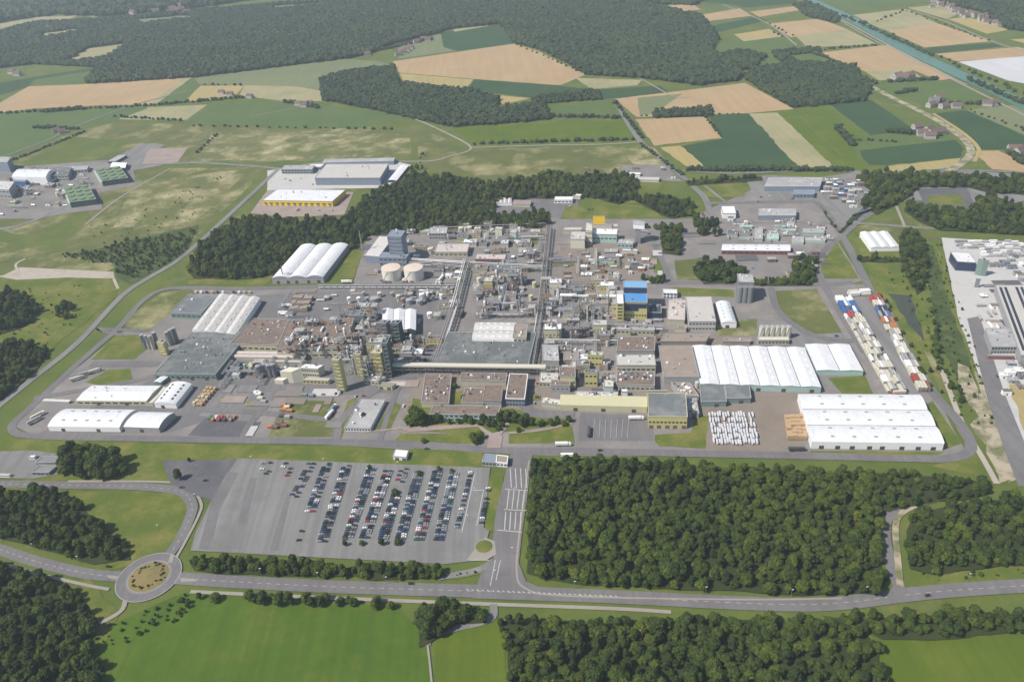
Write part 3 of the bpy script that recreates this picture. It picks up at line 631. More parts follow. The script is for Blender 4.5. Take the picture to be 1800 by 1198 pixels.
bld('shed', 'white-roofed shed behind the two green cooler banks', 'shed', (196,300), (222,301), (198,285), 7, 'navy', 'white_metal', 'gable', 1, 'u', 1.5)
bld('shed', 'dark mono-pitch canopy beyond the green cooler banks', 'shed', (190,288), (205,288), (208,273), 5, 'dark_steel', 'grey_roof_light')
def cooler(label, fl, fr_, bl):
    th = bld('cooler_bank', label, 'cooling unit', fl, fr_, bl, 11, 'dark_teal', 'green_roof', group='green cooler banks'); f = th.f
    for i in range(3):
        for j in range(4):
            q = f.p((i+.5)/3, (j+.5)/4, 11.3); mb = MB(); mb.cyl(q, min(f.U/3, f.V/4)*.38, 1.6, 14); th.part(mb, 'fan_ring', 'green_roof')
    mb = MB(); f.box(mb, -3/f.U, -.5/f.U, 0, 1, 0, 9); th.part(mb, 'inlet_duct', 'pale_teal')
cooler('green cooler bank with fans, nearer of the two', (127,366), (172,360), (112,330)); cooler('green cooler bank with fans, farther of the two', (183,328), (228,322), (167,298))
# grey plant upper centre
bld('factory_hall', 'grey block with long sloping white roof beside the two round tanks', 'factory', (644,463), (668,465), (668,418), 13, 'blue_grey', W2, 'mono', rise=3)
tower('tall grey steel boiler tower behind the two round tanks', (688,462), (712,463), (688,405), 42, 'blue_grey', 'grey_steel', 7, group='grey plant towers')
bld('boiler_house', 'blue-grey lower block wrapped round the grey boiler tower', 'building', (668,468), (716,469), (672,444), 14, 'blue_grey', 'blue_grey', win=(2, 6), vents=6)
bld('control_building', 'square grey concrete building at the top edge of the works', 'building', (755,421), (786,421), (756,400), 10, 'grey_wall', 'grey_roof_light', win=(2, 6), vents=5)
bld('control_building', 'flat pinkish-roofed building right of the grey boiler tower', 'building', (765,452), (822,452), (769,429), 8, 'cream_wall', 'pink_roof', vents=6, win=(1, 7))
bld('workshop', 'long red-brown pipe-clad building in the upper centre of the works', 'workshop', (836,465), (888,466), (838,447), 9, 'brick_red', 'pink_roof', win=(1, 8), vents=6)
bld('workshop', 'dark flat-roofed building below the red-brown pipe-clad one', 'workshop', (835,480), (905,481), (838,466), 7, 'grey_steel', 'grey_roof', vents=8)
bld('workshop', 'cream tower block at the top of the works, left of the green one', 'building', (871,417), (883,418), (872,399), 14, 'cream', 'cream')
bld('workshop', 'grey-green tower block right of the small cream one', 'building', (897,424), (908,425), (898,403), 14, 'pale_teal', 'grey_roof_light')
bld('shed', 'row shed with white roof monitors beside the wood', 'shed', (870,362), (900,362), (870,348), 5, 'white_metal', W2, 'gable', 4, 'v', 1.5)
bld('shed', 'flat tan-roofed shed right of the row shed beside the wood', 'shed', (901,364), (932,365), (903,352), 5, 'cream_wall', 'tan_roof')
bld('workshop', 'bright white building by the upper road in front of the wood', 'workshop', (974,358), (1006,358), (976,346), 6, 'white_metal', 'white_metal', win=(1, 5))
bld('workshop', 'small cream building right of the bright white one by the wood', 'workshop', (1007,350), (1020,351), (1010,341), 6, 'cream', 'white_metal')
th = bld('process_building', 'stepped cream building topped by a yellow cube, upper centre', 'factory', (1030,430), (1041,431), (1030,392), 22, 'cream', 'cream', win=(3, 3), vents=2)
bld('process_building', 'bright yellow cube block on the stepped cream building', 'factory', (1043,408), (1063,408), (1043,380), 26, 'dhl_yellow', 'cream')
bld('process_building', 'white-roofed block right of the stepped cream building', 'factory', (1041,427), (1084,428), (1043,402), 14, 'pale_teal', 'white_metal', win=(1, 6), vents=2)
bld('process_building', 'upper white-roofed step behind the yellow cube', 'factory', (1044,410), (1076,411), (1046,394), 14, 'cream', 'white_metal')
bld('process_building', 'cream windowless block left of the stepped cream building', 'factory', (1003,437), (1028,438), (1004,407), 15, 'cream', 'beige_roof', vents=3)
bld('process_building', 'low cream annexe left of the cream windowless block', 'factory', (990,412), (1022,412), (992,400), 7, 'cream_wall', 'pink_roof')
bld('tower_building', 'slim tower with a white overhanging head, upper centre', 'tower', (1117,428), (1126,429), (1117,388), 30, 'grey_steel', 'grey_roof_light')
bld('tower_head', 'white head box of the slim tower in the upper centre', 'tower', (1114,402), (1131,402), (1113,386), 4, 'white_metal', 'white_metal', z0=0) if 0 else None
bld('workshop', 'small blue-roofed annexe right of the slim white-headed tower', 'workshop', (1125,412), (1139,413), (1125,405), 5, 'blue_grey', 'blue_grey')
bld('workshop', 'small pale teal office left of the slim white-headed tower', 'workshop', (1085,436), (1112,437), (1088,421), 7, 'pale_teal', 'grey_roof_light', win=(1, 4), vents=3)
bld('workshop', 'white flat building in front of the small pale teal office', 'workshop', (1093,446), (1120,447), (1094,438), 5, 'cream', 'white_metal', vents=2)
bld('workshop', 'low pale green workshop in the middle of the upper yard', 'workshop', (1050,463), (1080,464), (1052,454), 5, 'pale_teal', 'green_grey_roof', vents=3)
# blue-roofed plant
th = bld('process_building', 'tall yellow building with the lower bright blue roof', 'factory', (1097,562), (1137,563), (1097,510), 25, 'yellow_wall', 'blue_roof', win=(2, 8), vents=2); f = th.f
for i in range(2):
    mb = MB(); f.box(mb, .02, .98-.36*i, -.3/f.V, 0, 17-i*4, 21-i*4, bottom=True); th.part(mb, 'window_band', 'navy')
mb = MB(); f.box(mb, 0, 1, -1.2/f.V, 0, 22, 23.2, bottom=True); th.part(mb, 'canopy', 'navy')
bld('stair_tower', 'yellow stair tower with white cap left of the blue roofs', 'tower', (1084,568), (1096,568), (1083,517), 27, 'yellow_wall', 'white_metal', win=(6, 1))
bld('process_building', 'rear dark block carrying the upper light blue roof', 'factory', (1096,546), (1136,547), (1096,494), 33, 'navy', 'blue_light', win=(3, 6))
bld('workshop', 'low grey-roofed hall in front of the blue-roofed building', 'workshop', (1084,588), (1150,590), (1085,572), 7, 'pale_yellow', 'grey_roof_light', win=(1, 9), vents=7)
bld('workshop', 'dark equipment building just right of the blue-roofed building', 'workshop', (1140,560), (1162,561), (1140,535), 9, 'navy', 'dark_teal', vents=6)
bld('office', 'small white cube office right of the blue-roofed building', 'office', (1165,524), (1190,525), (1165,508), 7, 'white_metal', W, win=(2, 4))
bld('workshop', 'low pinkish plant building left of the beige flat-roofed block', 'workshop', (1172,572), (1203,573), (1175,527), 8, 'cream_wall', 'pink_roof', vents=16)
bld('workshop', 'small yellow annexe at the left foot of the beige block', 'workshop', (1186,584), (1206,585), (1187,570), 6, 'pale_yellow', 'tan_roof', vents=3)
bld('office', 'beige flat-roofed block with two rows of dark windows', 'office', (1210,582), (1257,582), (1205,522), 13, 'beige_roof', 'beige_roof', win=(2, 8), vents=5)
bld('warehouse', 'small white vaulted hall right of the beige office block', 'warehouse', (1268,577), (1294,577), (1258,532), 8, 'white_metal', W, 'vault', 1, 'v', 3, lines='pale_teal', doors=1)
bld('workshop', 'low cream building below the row of six silos', 'workshop', (1332,606), (1386,606), (1332,592), 6, 'cream_wall', 'cream', win=(1, 9))
bld('workshop', 'long low tan building above the white ridged halls', 'workshop', (1270,606), (1318,607), (1272,595), 5, 'tan_roof', 'tan_roof', vents=3)
bld('factory_hall', 'brown flat roof left of the white ridged halls, rear part', 'factory', (1160,610), (1240,610), (1168,588), 8, 'tan_roof', 'tan_roof', vents=4)
bld('factory_hall', 'large plain tan flat-roofed hall left of the white ridged halls', 'factory', (1167,676), (1228,676), (1158,608), 10, 'grey_wall', 'tan_roof', vents=5)
bld('factory_hall', 'brown flat roof in front of the blue-roofed building', 'factory', (1084,632), (1150,632), (1087,592), 12, 'grey_wall', 'brown_roof', vents=16)
bld('factory_hall', 'pale flat-roofed hall with white strip below the brown roof', 'factory', (1084,658), (1152,658), (1083,624), 12, 'cream_wall', 'beige_roof', win=(1, 8), vents=8)
bld('factory_hall', 'cluttered brown-grey low roof below the pale flat hall', 'factory', (1084,688), (1150,690), (1085,652), 9, 'cream_wall', 'brown_roof', win=(1, 8), vents=30)
bld('factory_hall', 'yellow block with tan top in the centre right of the works', 'factory', (1033,645), (1059,646), (1035,618), 16, 'yellow_wall', 'pale_yellow', win=(2, 4), vents=4)
bld('factory_hall', 'yellow tower block just below the yellow tan-topped block', 'factory', (1028,680), (1050,680), (1031,650), 18, 'yellow_wall', 'green_grey_roof', win=(2, 3), vents=4)
bld('factory_hall', 'pinkish-brown flat block left of the yellow tower block', 'factory', (985,682), (1012,683), (984,645), 15, 'pale_yellow', 'brown_roof', win=(1, 4), vents=3)
bld('factory_hall', 'grey concrete block at the bottom end of the north-south pipe rack', 'factory', (955,648), (983,649), (953,606), 11, 'grey_wall', 'grey_roof_light', vents=9)
bld('factory_hall', 'low cream annexe below the grey concrete block', 'factory', (948,680), (980,681), (950,655), 6, 'cream_wall', 'beige_roof', win=(1, 5), vents=6)
bld('workshop', 'brown and cream small block right of the yellow tower block', 'workshop', (1062,696), (1078,696), (1062,668), 12, 'pale_teal', 'cream', vents=2)
bld('workshop', 'white cube workshop below the yellow tower block', 'workshop', (1093,698), (1103,698), (1092,684), 7, 'white_metal', 'white_metal')
bld('workshop', 'row of low rooftop sheds behind the long pale yellow wall', 'workshop', (1010,706), (1085,707), (1012,688), 6, 'grey_wall', 'beige_roof', vents=20)
bld('factory_hall', 'long hall with sloping pale yellow roof facing the front road', 'factory', (985,722), (1137,726), (986,697), 8, 'pale_yellow', 'pale_yellow', 'mono', rise=3, lines=None, doors=3)
bld('factory_hall', 'pale yellow end block left of the sloping pale yellow roof', 'factory', (952,716), (985,720), (954,699), 6, 'cream_wall', 'cream', vents=5)
bld('factory_hall', 'square hall with dark roof, yellow parapet and yellow front wall', 'factory', (1139,753), (1207,754), (1139,691), 15, 'yellow_wall', 'grey_roof', win=(1, 10), lines='pale_yellow', doors=5, door_mat='rust')
bld('annexe', 'narrow yellow annexe behind the square dark-roofed hall', 'building', (1136,704), (1172,704), (1136,686), 12, 'yellow_wall', 'pale_yellow')
bld('workshop', 'low cluttered grey building right of the square dark-roofed hall', 'workshop', (1195,705), (1228,706), (1180,672), 7, 'grey_wall', 'tan_roof', vents=18)
bld('workshop', 'narrow pipe-clad building between yellow hall and grey teal shed', 'workshop', (1210,735), (1228,735), (1206,700), 6, 'grey_wall', 'grey_roof_light', vents=6)
bld('factory_hall', 'white hall with six ridged bays in the right of the works', 'factory', (1230,685), (1442,691), (1217,607), 8, 'pale_teal', W, 'gable', 6, 'v', 1.2, doors=5, lines='white_metal')
bld('factory_hall', 'two-bay white extension right of the six-bay hall', 'factory', (1434,660), (1516,661), (1415,605), 7, 'pale_teal', W, 'gable', 2, 'v', 1.2)
bld('warehouse', 'grey-roofed teal shed under the front of the six-bay hall', 'warehouse', (1232,716), (1276,715), (1230,676), 7, 'teal_wall', 'grey_roof', doors=1)
bld('warehouse', 'grey-roofed teal shed right of its twin, before the six-bay hall', 'warehouse', (1277,710), (1319,709), (1275,676), 7, 'teal_wall', 'grey_roof', doors=1)
bld('warehouse', 'largest white warehouse with three vaulted roofs, bottom right', 'warehouse', (1425,789), (1656,792), (1403,692), 9, 'white_metal', W, 'vault', 3, 'u', 2, lines='grey_wall', doors=8)
bld('factory_hall', 'large flat grey-green roofed hall in the middle of the works', 'factory', (766,654), (929,656), (788,584), 10, 'grey_wall', 'green_grey_roof', vents=24)
bld('factory_hall', 'pinkish white two-ridge hall standing on the large grey roof', 'factory', (832,612), (905,613), (836,566), 13, 'white_metal', W2, 'gable', 2, 'u', 2, lines='white_metal')
bld('factory_hall', 'pale yellow block at the right end of the pinkish two-ridge hall', 'factory', (903,612), (926,613), (905,570), 15, 'pale_yellow', 'tan_roof', vents=6, win=(2, 3))
# offices in front
bld('office', 'office front with pale blue glass facade facing the entrance', 'office', (757,740), (876,742), (762,712), 9, 'blue_light' if 0 else 'pale_teal', 'brown_roof', win=(2, 14), vents=5)
bld('office', 'wide low brown-roofed office block behind the glass front', 'office', (742,716), (790,717), (748,657), 6, 'cream_wall', 'brown_roof', vents=30)
bld('office', 'brown-roofed office wing with planted courtyard behind it', 'office', (812,716), (850,717), (818,682), 6, 'cream_wall', 'brown_roof', vents=5)
bld('office', 'brown flat office wing along the cream pipe bridge', 'office', (810,678), (890,679), (812,655), 7, 'cream_wall', 'brown_roof', vents=14)
bld('office', 'darker square-roofed office block left of the rightmost wing', 'office', (850,716), (882,717), (853,677), 9, 'grey_wall', 'brown_roof', lines='tan_roof')
bld('office', 'rightmost office wing with white-edged brown roof', 'office', (890,714), (923,715), (896,657), 10, 'blue_grey', 'brown_roof', win=(2, 6), vents=6, lines='white_metal')
bld('office', 'grey flat-roofed office with planted slot left of the main offices', 'office', (607,758), (652,759), (634,702), 4.5, 'white_metal', 'grey_roof_light', win=(1, 9), vents=6)
bld('kiosk', 'small white flat-roofed building on the front lawn', 'building', (692,808), (715,810), (695,790), 4.5, 'white_metal', 'white_metal', doors=2)
bld('gatehouse', 'grey gatehouse with canopy at the main entrance', 'gatehouse', (848,818), (872,820), (852,798), 5, 'grey_wall', 'blue_grey', win=(1, 4))
bld('gatehouse', 'rounded cream-edged gatehouse annexe right of the grey gatehouse', 'gatehouse', (873,820), (892,822), (874,800), 5.5, 'white_metal', 'tan_roof', lines='white_metal', win=(1, 3))
# upper right
bld('workshop', 'long white-roofed hall with a brick red front wall', 'workshop', (1268,448), (1388,449), (1270,429), 7, 'brick_red', 'white_roof', 'gable', 1, 'u', 1, win=(1, 12), lines='grey_wall')
bld('warehouse', 'white ridged warehouse by the road junction, upper right', 'warehouse', (1530,443), (1580,442), (1512,408), 7, 'white_metal', W, 'gable', 3, 'v', 1.5)
bld('warehouse', 'large grey-roofed warehouse in the upper right trading estate', 'warehouse', (1343,337), (1440,337), (1351,312), 9, 'blue_grey', 'grey_roof_light', 'gable', 4, 'u', .6, vents=4)
bld('office', 'blue-grey wing in front of the large grey-roofed warehouse', 'office', (1393,349), (1430,349), (1395,334), 7, 'blue_grey', 'blue_grey', win=(1, 6))
bld('warehouse', 'blue-grey flat hall in the fenced yard below the grey warehouse', 'warehouse', (1332,388), (1398,388), (1334,367), 8, 'blue_grey', 'grey_roof_light', vents=6)
bld('workshop', 'white cube building left of the blue-grey flat hall', 'workshop', (1270,385), (1293,385), (1268,363), 9, 'white_metal', 'white_metal')
bld('shed', 'long dark canopy along the road by the junction', 'shed', (1500,382), (1530,372), (1498,376), 5, 'navy', 'navy')
for i, (x, y, x2, yb) in enumerate([(1278,416,1296,404), (1300,420,1318,406), (1325,425,1340,402), (1348,424,1368,410), (1372,410,1398,402), (1392,430,1412,415), (1410,414,1448,402), (1415,427,1450,417), (1360,403,1380,396), (1300,402,1322,395)]):
    bld('greenhouse_shed', 'low pale green shed in the cluster behind the brick red hall', 'shed', (x, y), (x2, y+.5), (x+1, yb), 4, 'pale_teal', R.choice(['green_grey_roof', 'grey_roof_light', 'pale_teal']), 'gable' if i % 2 else 'flat', 1, 'u', 1, vents=2, group='pale green sheds')
bld('warehouse', 'white-roofed hall with dark blue front wall in the concrete yard', 'warehouse', (1679,476), (1712,478), (1671,443), 13, 'navy', W, vents=2)
th = bld('factory_hall', 'long grey hall with dark roof strips at the right edge', 'factory', (1790,640), (1880,640), (1750,502), 11, 'grey_wall', 'beige_roof', vents=0)
for a in (.06, .17, .42, .53, .78, .89):
    mb = MB(); th.f.box(mb, a, a+.06, .06, .97, 11.28, 11.6); th.part(mb, 'solar_strip', 'black_panel')
bld('office', 'grey flat-roofed office in the concrete yard by the right edge', 'office', (1740,622), (1784,622), (1732,578), 9, 'grey_wall', 'grey_roof_light', win=(2, 8), vents=5)
bld('workshop', 'low brown-walled building in front of the concrete yard office', 'workshop', (1736,632), (1782,633), (1737,624), 5, 'brick_red', 'grey_roof_light')
bld('batching_tower', 'grey-green batching tower in the concrete yard', 'tower', (1722,485), (1732,486), (1720,455), 22, 'teal_wall', 'grey_steel', vents=2)
bld('batching_tower', 'grey feed tower leaning on the batching tower', 'tower', (1712,505), (1720,506), (1716,490), 12, 'grey_steel', 'grey_steel')
# farmsteads and villages far away
def house(x, y, s_=1, label=None, group=None, proto={}):
    key = 'h'
    q = P(x, y)
    if key not in proto:
        th = Th('house', 'x', 'house', q, group); mb = MB(); mb.box((q.x, q.y, 0), (14, 10, 5.5), 0); th.part(mb, 'wall', 'house_wall')
        mb = MB(); A = [(q.x-7.4, q.y-5.5, 5.5), (q.x+7.4, q.y-5.5, 5.5), (q.x+7.4, q.y+5.5, 5.5), (q.x-7.4, q.y+5.5, 5.5)]; r1, r2 = (q.x-7.4, q.y, 9.8), (q.x+7.4, q.y, 9.8)
        mb.quad([A[0], A[1], r2, r1]); mb.quad([A[2], A[3], r1, r2]); mb.quad([A[3], A[0], r1], 1); mb.quad([A[1], A[2], r2], 1); th.part(mb, 'roof', ['roof_tile', 'house_wall'])
        proto[key] = th.o; o = th.o
    else:
        o = copy_thing(proto[key], q); tag(o, 'x', 'house', group)
    o['label'] = label; o.rotation_euler = (0, 0, R.uniform(-.6, .6)); o.scale = (s_, s_, s_); return o
for lab, grp, pts, s_ in [
    ('small far house in the village beyond the woods, top left', 'houses in the far village', [(R.uniform(140, 330), R.uniform(6, 27)) for _ in range(70)], 2.0),
    ('small far house in the village, top right', 'houses in the right village', [(1640+t*1.15+R.uniform(-6, 6), 8+t*.33+R.uniform(-7, 7)) for t in range(0, 100, 2)], 1.0),
    ('red-roofed farm building at the wood edge above the wheat field', 'farmstead at the wood edge', [(700,98), (710,94), (722,86), (732,76), (745,71), (752,72), (716,90), (636,92), (646,98), (630,88)], 1.3),
    ('pale farmhouse by the track above the dark green field, right', 'farmstead beside the track', [(1612,228), (1620,238), (1632,232), (1640,238), (1652,236), (1634,243)], 1.3),
    ('farm building beside the canal meadow, right', 'farmstead near the canal', [(1640,180), (1650,176), (1636,188), (1658,190), (1680,190), (1735,186), (1745,185)], 1.2),
    ('grey-roofed farm building among trees in the right meadow', 'farmstead in the right meadow', [(1576,140), (1586,141), (1596,139)], 1.7),
    ('farm building in the trees left of the long wood', 'farmstead left of the wood', [(525,185), (535,188), (545,184), (390,165), (405,168), (100,232), (110,234), (440,172)], 1.15),
    ('farmhouse at the right edge beside the wheat field', 'farmstead at the right edge', [(1782,268), (1790,272)], 1.5),
    ('building among trees at the far left', 'far left farmstead', [(22,130), (32,133), (88,52)], 1.6)]:
    for x, y in pts: house(x, y, s_, lab, grp)
bld('barn', 'tall white barn with dark roof in the canal-side farmstead', 'barn', (1632,188), (1650,186), (1634,172), 10, 'house_wall', 'grey_roof', 'gable', 1, 'u', 4)
bld('garage', 'grey flat building in the small yard at the left edge', 'building', (58,835), (88,836), (70,818), 4, 'grey_wall', 'grey_roof', win=(1, 4), doors=1)
bld('canopy', 'dark canopy roof behind the grey flat building, left edge yard', 'canopy', (66,820), (100,819), (74,803), 5, 'grey_wall', 'grey_steel')
bld('kiosk', 'small white hut in the yard at the left edge', 'hut', (52,808), (62,808), (54,800), 3, 'white_metal', 'white_metal')
bld('shed', 'low white shed at the left image edge beside the yard', 'shed', (-10,839), (18,840), (-8,832), 3, 'white_metal', 'cream')
bld('workshop', 'white workshop left of the park wood clearing', 'workshop', (1100,310), (1125,311), (1102,303), 4, 'white_metal', 'white_metal')
bld('workshop', 'long pale nursery shed beyond the upper park wood', 'shed', (1110,320), (1158,321), (1112,311), 4, 'cream', 'beige_roof')
f = Fr((1115,428), (1130,429), (1115,388), 30); th = Th('head_box', 'white overhanging head box on the slim tower, upper centre', 'tower head', f.p(0, 0, 24)); mb = MB(); f.box(mb, -.15, 1.15, -.1, .9, 24, 30.6, bottom=True); th.part(mb, 'wall', 'white_metal')
mb = MB(); f.box(mb, -.17, 1.17, -.12, .92, 30.6, 30.9, bottom=True); th.part(mb, 'roof', 'grey_roof_light')
# ---------------------------------------------------------------- tanks, silos, racks, frames
def tank(x, y, r, h, label, mat='tank_white', top='tank_white', group=None, z=0, dome=None, parts=True, name='storage_tank'):
    q = P(x, y, z); th = Th(name, label, 'tank', q, group)
    mb = MB(); mb.cyl((q.x, q.y, z), r, h, 28 if r > 5 else 14, cap=False); th.part(mb, 'shell', mat, smooth=False)
    mb = MB(); mb.cyl((q.x, q.y, z+h), r*1.01, .2, 28 if r > 5 else 14, dome=r*.12 if dome is None else dome); th.part(mb, 'roof', top)
    if parts and r > 2:
        mb = MB()
        for i in range(10): a = 3.6+i*.09; mb.tube((q.x+math.cos(a)*(r+.3), q.y+math.sin(a)*(r+.3), z+h*i/10), (q.x+math.cos(a+.09)*(r+.3), q.y+math.sin(a+.09)*(r+.3), z+h*(i+1)/10), .22, 4)
        th.part(mb, 'stair', 'grey_steel')
    return th
t1 = tank(690, 489, 13.5, 17, 'big cream round tank, left of the pair by the boiler tower', 'tank_white', 'tank_top', 'pair of big round tanks', dome=1)
t2 = tank(729, 489, 13.5, 17, 'big cream round tank, right of the pair by the boiler tower', 'tank_white', 'tank_top', 'pair of big round tanks', dome=1)
LM = [('the blue-roofed building', 1115, 540), ('the two big round tanks', 710, 478), ('the yellow tower cluster', 640, 650), ('the large flat grey-green roof', 845, 620), ('the four-ridged white hall', 400, 560),
      ('the white three-bay hall', 705, 565), ('the beige office block', 1230, 555), ('the six-bay white hall', 1320, 640), ('the square dark-roofed hall', 1172, 720), ('the yellow-cube building', 1050, 405),
      ('the boiler tower', 700, 430), ('the main offices', 820, 700), ('the brown cluttered roofs', 540, 600), ('the brick red hall', 1328, 440), ('the big cream-roofed wall', 1060, 710), ('the white batching yard hall', 1690, 460), ('the power station hall', 60, 310)]
def where(x, y):
    n, lx, ly = min(LM, key=lambda l: (l[1]-x)**2+((l[2]-y)*1.5)**2); dx, dy = x-lx, (y-ly)*1.5
    rel = ('right of' if dx > 0 else 'left of') if abs(dx) > abs(dy) else ('in front of' if dy > 0 else 'behind')
    return rel+' '+n
# six silos and the triple silo tower
for i in range(6): tank(1338+i*9.2, 594, 3.4, 16, 'pale upright silo in the row of six behind the white halls', 'cream', 'grey_wall', 'row of six silos', name='silo', dome=1)
for i in range(3): tank(1299+i*9, 531, 3.9, 22, 'tall grey silo in the three-silo tower behind the beige block', 'grey_steel', 'grey_steel', 'three tall grey silos', name='silo', dome=.5, parts=False)
th = bld('head_house', 'grey head house across the three tall silos', 'building', (1296,528), (1322,529), (1296,482), 26, 'grey_steel', 'grey_roof_light', z0=0, vents=3)
for x, y in ((436,660), (443,662), (450,661), (425,664)): tank(x+34, y, 3.4, 17, 'grey steel silo hopper beside the pale pink roof', 'grey_steel', 'pipe_silver', 'silo hoppers by the pink roof', name='silo', dome=1)
for i, (x, y) in enumerate([(257,612), (264,613), (271,614), (278,608), (300,607), (306,603), (312,600)]): tank(x, y, 2.5, 20, 'slim grey silo in the silo group at the left of the works', ['grey_steel', 'grey_wall', 'cream_wall'][i % 3], 'grey_wall', 'slim silo group', name='silo')
tower('yellow steel tower standing among the slim silos, left of works', (283,624), (295,625), (279,597), 18, 'yellow_wall', 'yellow_wall', 5, group='yellow towers')
# tank farm
TF = [(615,531,2.6,9,'white_metal'), (632,531,2.6,9,'white_metal'), (646,530,2.4,8,'grey_wall'), (659,528,5.5,6,'grey_wall'), (668,520,3,7,'cream'), (701,526,3.2,8,'cream'), (709,530,3,7,'tan_roof'), (720,532,4.5,7,'grey_wall'), (738,533,4.5,7,'grey_wall'), (722,520,4,6,'grey_wall'), (742,521,3.5,6,'white_metal'), (752,528,3,7,'dark_steel'), (640,518,2.4,6,'grey_wall'), (690,519,2.6,6,'grey_wall'), (762,526,2.4,7,'grey_steel')]
for x, y, r, h, mt in TF: tank(x, y+2, r, h, {'white_metal': 'white', 'grey_wall': 'grey', 'cream': 'cream', 'tan_roof': 'tan', 'dark_steel': 'dark', 'grey_steel': 'dark grey'}[mt]+' upright tank in the small tank farm below the big round tanks', mt, mt, 'small tank farm')
for x, y in ((756,558), (1008,640), (1200,545), (1208,690)): tank(x, y, 3.5, 7, 'white round tank '+where(x, y), 'white_metal', 'white_metal', 'scattered white tanks')
for x, y, r in ((811,399,4), (826,398,4), (838,400,3), (866,402,3), (757,436,4)): tank(x, y+10, r, 9, 'cream round tank along the top edge of the works', 'cream', 'cream', 'tanks along the top edge')
COLR = {'grey_steel': 'dark grey', 'grey_wall': 'grey', 'pipe_silver': 'silver', 'white_metal': 'white', 'rust': 'rusty', 'dark_steel': 'dark', 'cream': 'cream', 'yellow_wall': 'yellow', 'brick_red': 'brick red', 'pale_yellow': 'pale yellow', 'tan_roof': 'tan', 'pale_teal': 'pale green', 'teal_wall': 'teal', 'blue': 'blue', 'orange': 'orange', 'red': 'red', 'beige_roof': 'beige', 'blue_grey': 'blue-grey', 'green_box': 'green', 'blue_light': 'light blue', 'dark_teal': 'dark teal'}
YAW = math.radians(-8)
def frame(x, y, wd, dp, h, mat='grey_steel', z=0, group='steel plant frames'):
    q = P(x, y, z); th = Th('steel_frame', COLR[mat]+' open steel plant frame '+where(x, y), 'steel frame', q, group)
    ca, sa = math.cos(YAW), math.sin(YAW); L = lambda a, b, c: (q.x+a*ca-b*sa, q.y+a*sa+b*ca, z+c)
    nf = max(1, int(h/6)); mb = MB(); nx, ny = max(2, int(wd/6)+1), 2
    for i in range(nx):
        for j in range(ny):
            a, b = -wd/2+wd*i/(nx-1), -dp/2+dp*j; mb.beam(L(a, b, 0), L(a, b, h), .35)
    for k in range(1, nf+1):
        c = h*k/nf
        for b in (-dp/2, dp/2): mb.beam(L(-wd/2, b, c), L(wd/2, b, c), .3)
        for a in (-wd/2, wd/2): mb.beam(L(a, -dp/2, c), L(a, dp/2, c), .3)
        mb.beam(L(-wd/2, -dp/2, c-h/nf), L(wd/2, -dp/2, c), .18)
    th.part(mb, 'frame', mat)
    for k in range(1, nf+1):
        if R.random() < .75: mb = MB(); mb.box(L(0, 0, h*k/nf), (wd*R.uniform(.6, 1), dp*.95, .25), YAW); th.part(mb, 'floor', R.choice(['grey_steel', 'grey_roof_light', 'rust']))
    for k in range(R.randint(2, 5)):
        a, b, r = R.uniform(-.38, .38)*wd, R.uniform(-.3, .3)*dp, R.uniform(.8, 1.7); c = h/nf*R.randint(0, nf-1); mm = R.choice(['pipe_silver', 'white_metal', 'cream', 'rust', 'grey_wall'])
        mb = MB(); hh = R.uniform(4, 9); mb.cyl(L(a, b, c), r, hh, 12, dome=r*.5); th.part(mb, 'vessel', mm)
    mb = MB()
    for k in range(7):
        c = R.uniform(1, h); b = R.uniform(-.5, .5)*dp; mb.tube(L(-wd/2, b, c), L(wd/2*R.uniform(.2, 1), b, c), .28, 5); a = R.uniform(-.5, .5)*wd; mb.tube(L(a, b, 0), L(a, b, h+R.uniform(-3, 3)), .25, 5)
    th.part(mb, 'pipework', R.choice(['pipe_silver', 'white_metal', 'rust'])); return th
def column(x, y, r, h, mat='pipe_silver', z=0):
    q = P(x, y, z); th = Th('process_column', 'slim upright '+COLR[mat]+' process column '+where(x, y), 'column', q, 'process columns')
    mb = MB(); mb.cyl(q, r, h, 12, dome=r*.8); th.part(mb, 'shell', mat)
    for k in range(1, int(h/6)+1): mb = MB(); mb.cyl((q.x, q.y, z+k*6-1), r+.9, .18, 12); th.part(mb, 'platform', 'grey_steel')
    mb = MB(); mb.tube((q.x+r+.3, q.y, z), (q.x+r+.3, q.y, z+h), .2, 4); th.part(mb, 'downpipe', 'grey_steel')
def shed(x, y, wd, dp, h, wall, rf, z=0):
    q = P(x, y, z); th = Th('equipment_shed', 'small '+COLR[wall]+' equipment shed '+where(x, y), 'shed', q, 'equipment sheds')
    mb = MB(); mb.box((q.x, q.y, z), (wd, dp, h), YAW); th.part(mb, 'wall', wall); mb = MB(); mb.box((q.x, q.y, z+h), (wd+.5, dp+.5, .3), YAW); o = th.part(mb, 'roof', rf)
    ca, sa = math.cos(YAW), math.sin(YAW)
    mb = MB(); mb.box((q.x+sa*(dp/2), q.y-ca*(dp/2), z), (1.6, .16, min(2.6, h*.8)), YAW); th.part(mb, 'door', 'dark_steel')
    if wd > 5: mb = MB(); a = wd*.22; mb.box((q.x+a*ca, q.y+a*sa, z+h+.3), (1.6, 1.3, 1), YAW); th.part(mb, 'roof_unit', 'pipe_silver', parent=o)
